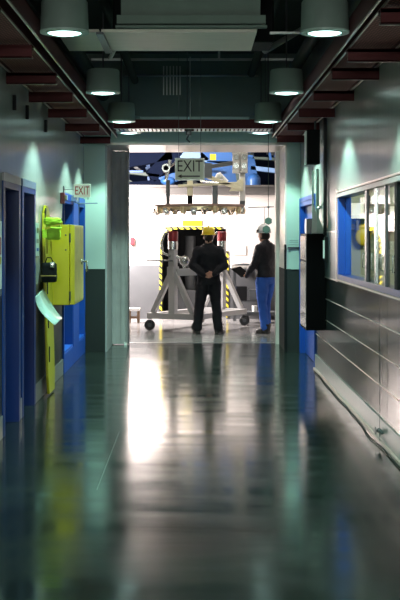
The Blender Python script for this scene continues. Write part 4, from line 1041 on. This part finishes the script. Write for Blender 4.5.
# --- man 2: seen from behind-left, facing left, white hard hat, dark jacket, blue jeans, black tablet
def man_two():
    X0, Y0 = px(265.5, 20.35), 20.35
    T = Matrix.Translation((X0, Y0, 0))
    fd = Vector((-.76, .65, 0)).normalized()
    A = math.atan2(fd.y, fd.x)-PI/2
    R = Matrix.Rotation(A, 4, 'Z')
    r = thing('person', 'person in dark jacket, blue jeans and white hard hat facing left beside the right jamb', 'person', (X0, Y0, 0))
    TT = T @ R      # local frame: +y forward, x right
    shL, shR = Vector((-.178, -.01, 1.435)), Vector((.178, -.01, 1.435))
    elL, elR = Vector((-.25, .05, 1.17)), Vector((.24, -.02, 1.16))
    wrL, wrR = Vector((-.20, .25, .975)), Vector((.22, .17, 1.02))
    fL, fR = Vector((-.10, -.06, 0)), Vector((.13, .08, 0))
    def torso(mb, g, z0):
        rs = [((0, 0, .88), .15, .125), ((0, 0, .95), .180, .135), ((0, 0, 1.05), .175, .132), ((0, .01, 1.15), .172, .13), ((0, 0, 1.28), .19, .135), ((0, -.01, 1.39), .205, .135), ((0, -.015, 1.47), .185, .115), ((0, -.01, 1.53), .10, .09), ((0, 0, 1.565), .065, .065)]
        loft(mb, [(c, a*g, b*g) for c, a, b in rs if c[2] >= z0], 28)
    def arms(mb, g):
        for sh, el, wr in ((shL, elL, wrL), (shR, elR, wrR)):
            blobtube(mb, [sh, (sh+el)/2, el], [.078*g, .066*g, .058*g]); blobtube(mb, [el, (el+wr)/2, wr], [.057*g, .050*g, .036*g if g < 1 else .043])
    def legs(mb, g):
        for s_, ft in ((-1, fL), (1, fR)):
            hip = Vector((.09*s_, 0, .90)); kn = Vector((hip.x*.5+ft.x*.5, ft.y*.5+.03, .50)); an = Vector((ft.x, ft.y-.01, .11))
            blobtube(mb, [hip, (hip+kn)/2, kn, (kn+an)/2, an], [.110*g, .098*g, .076*g, .072*g, .060*g if g < 1 else .074])
    HC = (0, .035, 1.66)
    mb = MB(); torso(mb, .86, 0); arms(mb, .86); legs(mb, .86); head(mb, HC)
    hand(mb, wrL, (.15, 1, .05), (.5, 0, .8), (.8, .2, .4), .55); hand(mb, wrR, (-.25, .7, -.7), (-.8, .2, .1), (-.2, .7, .6), .6)
    place('body', fuse(mb, .0065, 3), M['skin'], r, TT)
    mb = MB(); torso(mb, 1.09, .92); arms(mb, 1.10); mb.tube([(0, 0, 1.54), (0, .0, 1.585)], [.078, .072], 16)
    place('jacket', fuse(mb, .013, 4, .03, .10), M['jacket'], r, TT)
    mb = MB(); loft(mb, [((0, 0, .84), .17, .13), ((0, 0, .93), .18, .135), ((0, 0, 1.0), .172, .13)], 24); legs(mb, 1.04)
    place('jeans', fuse(mb, .013, 4, .025, .10), M['jeans'], r, TT)
    for f_, a_ in ((fL, .1), (fR, -.1)):
        mb = MB(); boot(mb, f_.x, f_.y, a_); place('boot', fuse(mb, .008, 2), M['boot'], r, TT)
    mb = MB(); mb.sphere((0, HC[1]-.02, HC[2]-.005), .102, (.82, .95, .85), 20)
    bmesh.ops.delete(mb.bm, geom=[v for v in mb.bm.verts if v.co.y > HC[1]+.03], context='VERTS'); place_mb('hair', mb, M['hair'], r, TT)
    hard_hat(r, (0, HC[1], HC[2]+.045), (0, 1, 0), M['hatwht'], TT, M['blackm'])
    face_details(r, HC, (0, 1, 0), TT)
    # tablet held in the left hand, its own thing
    t = thing('tablet', 'black tablet held out by the person in blue jeans', 'tablet', (X0-.3, Y0, 1.0))
    hp = TT @ (wrL+Vector((.02, .12, .035)))
    RT = Matrix.Translation(hp) @ Matrix.Rotation(A, 4, 'Z') @ Matrix.Rotation(.55, 4, 'X') @ Matrix.Rotation(-.2, 4, 'Y')
    mb = MB().box(-.10, .12, -.09, .17, .0, .018, bev=.006); mb.bm.transform(RT); mb.build('case', M['blackm'], t)
    mb = MB().box(-.085, .105, -.075, .155, .018, .020); mb.bm.transform(RT); mb.build('screen', M['black'], t)
man_two()
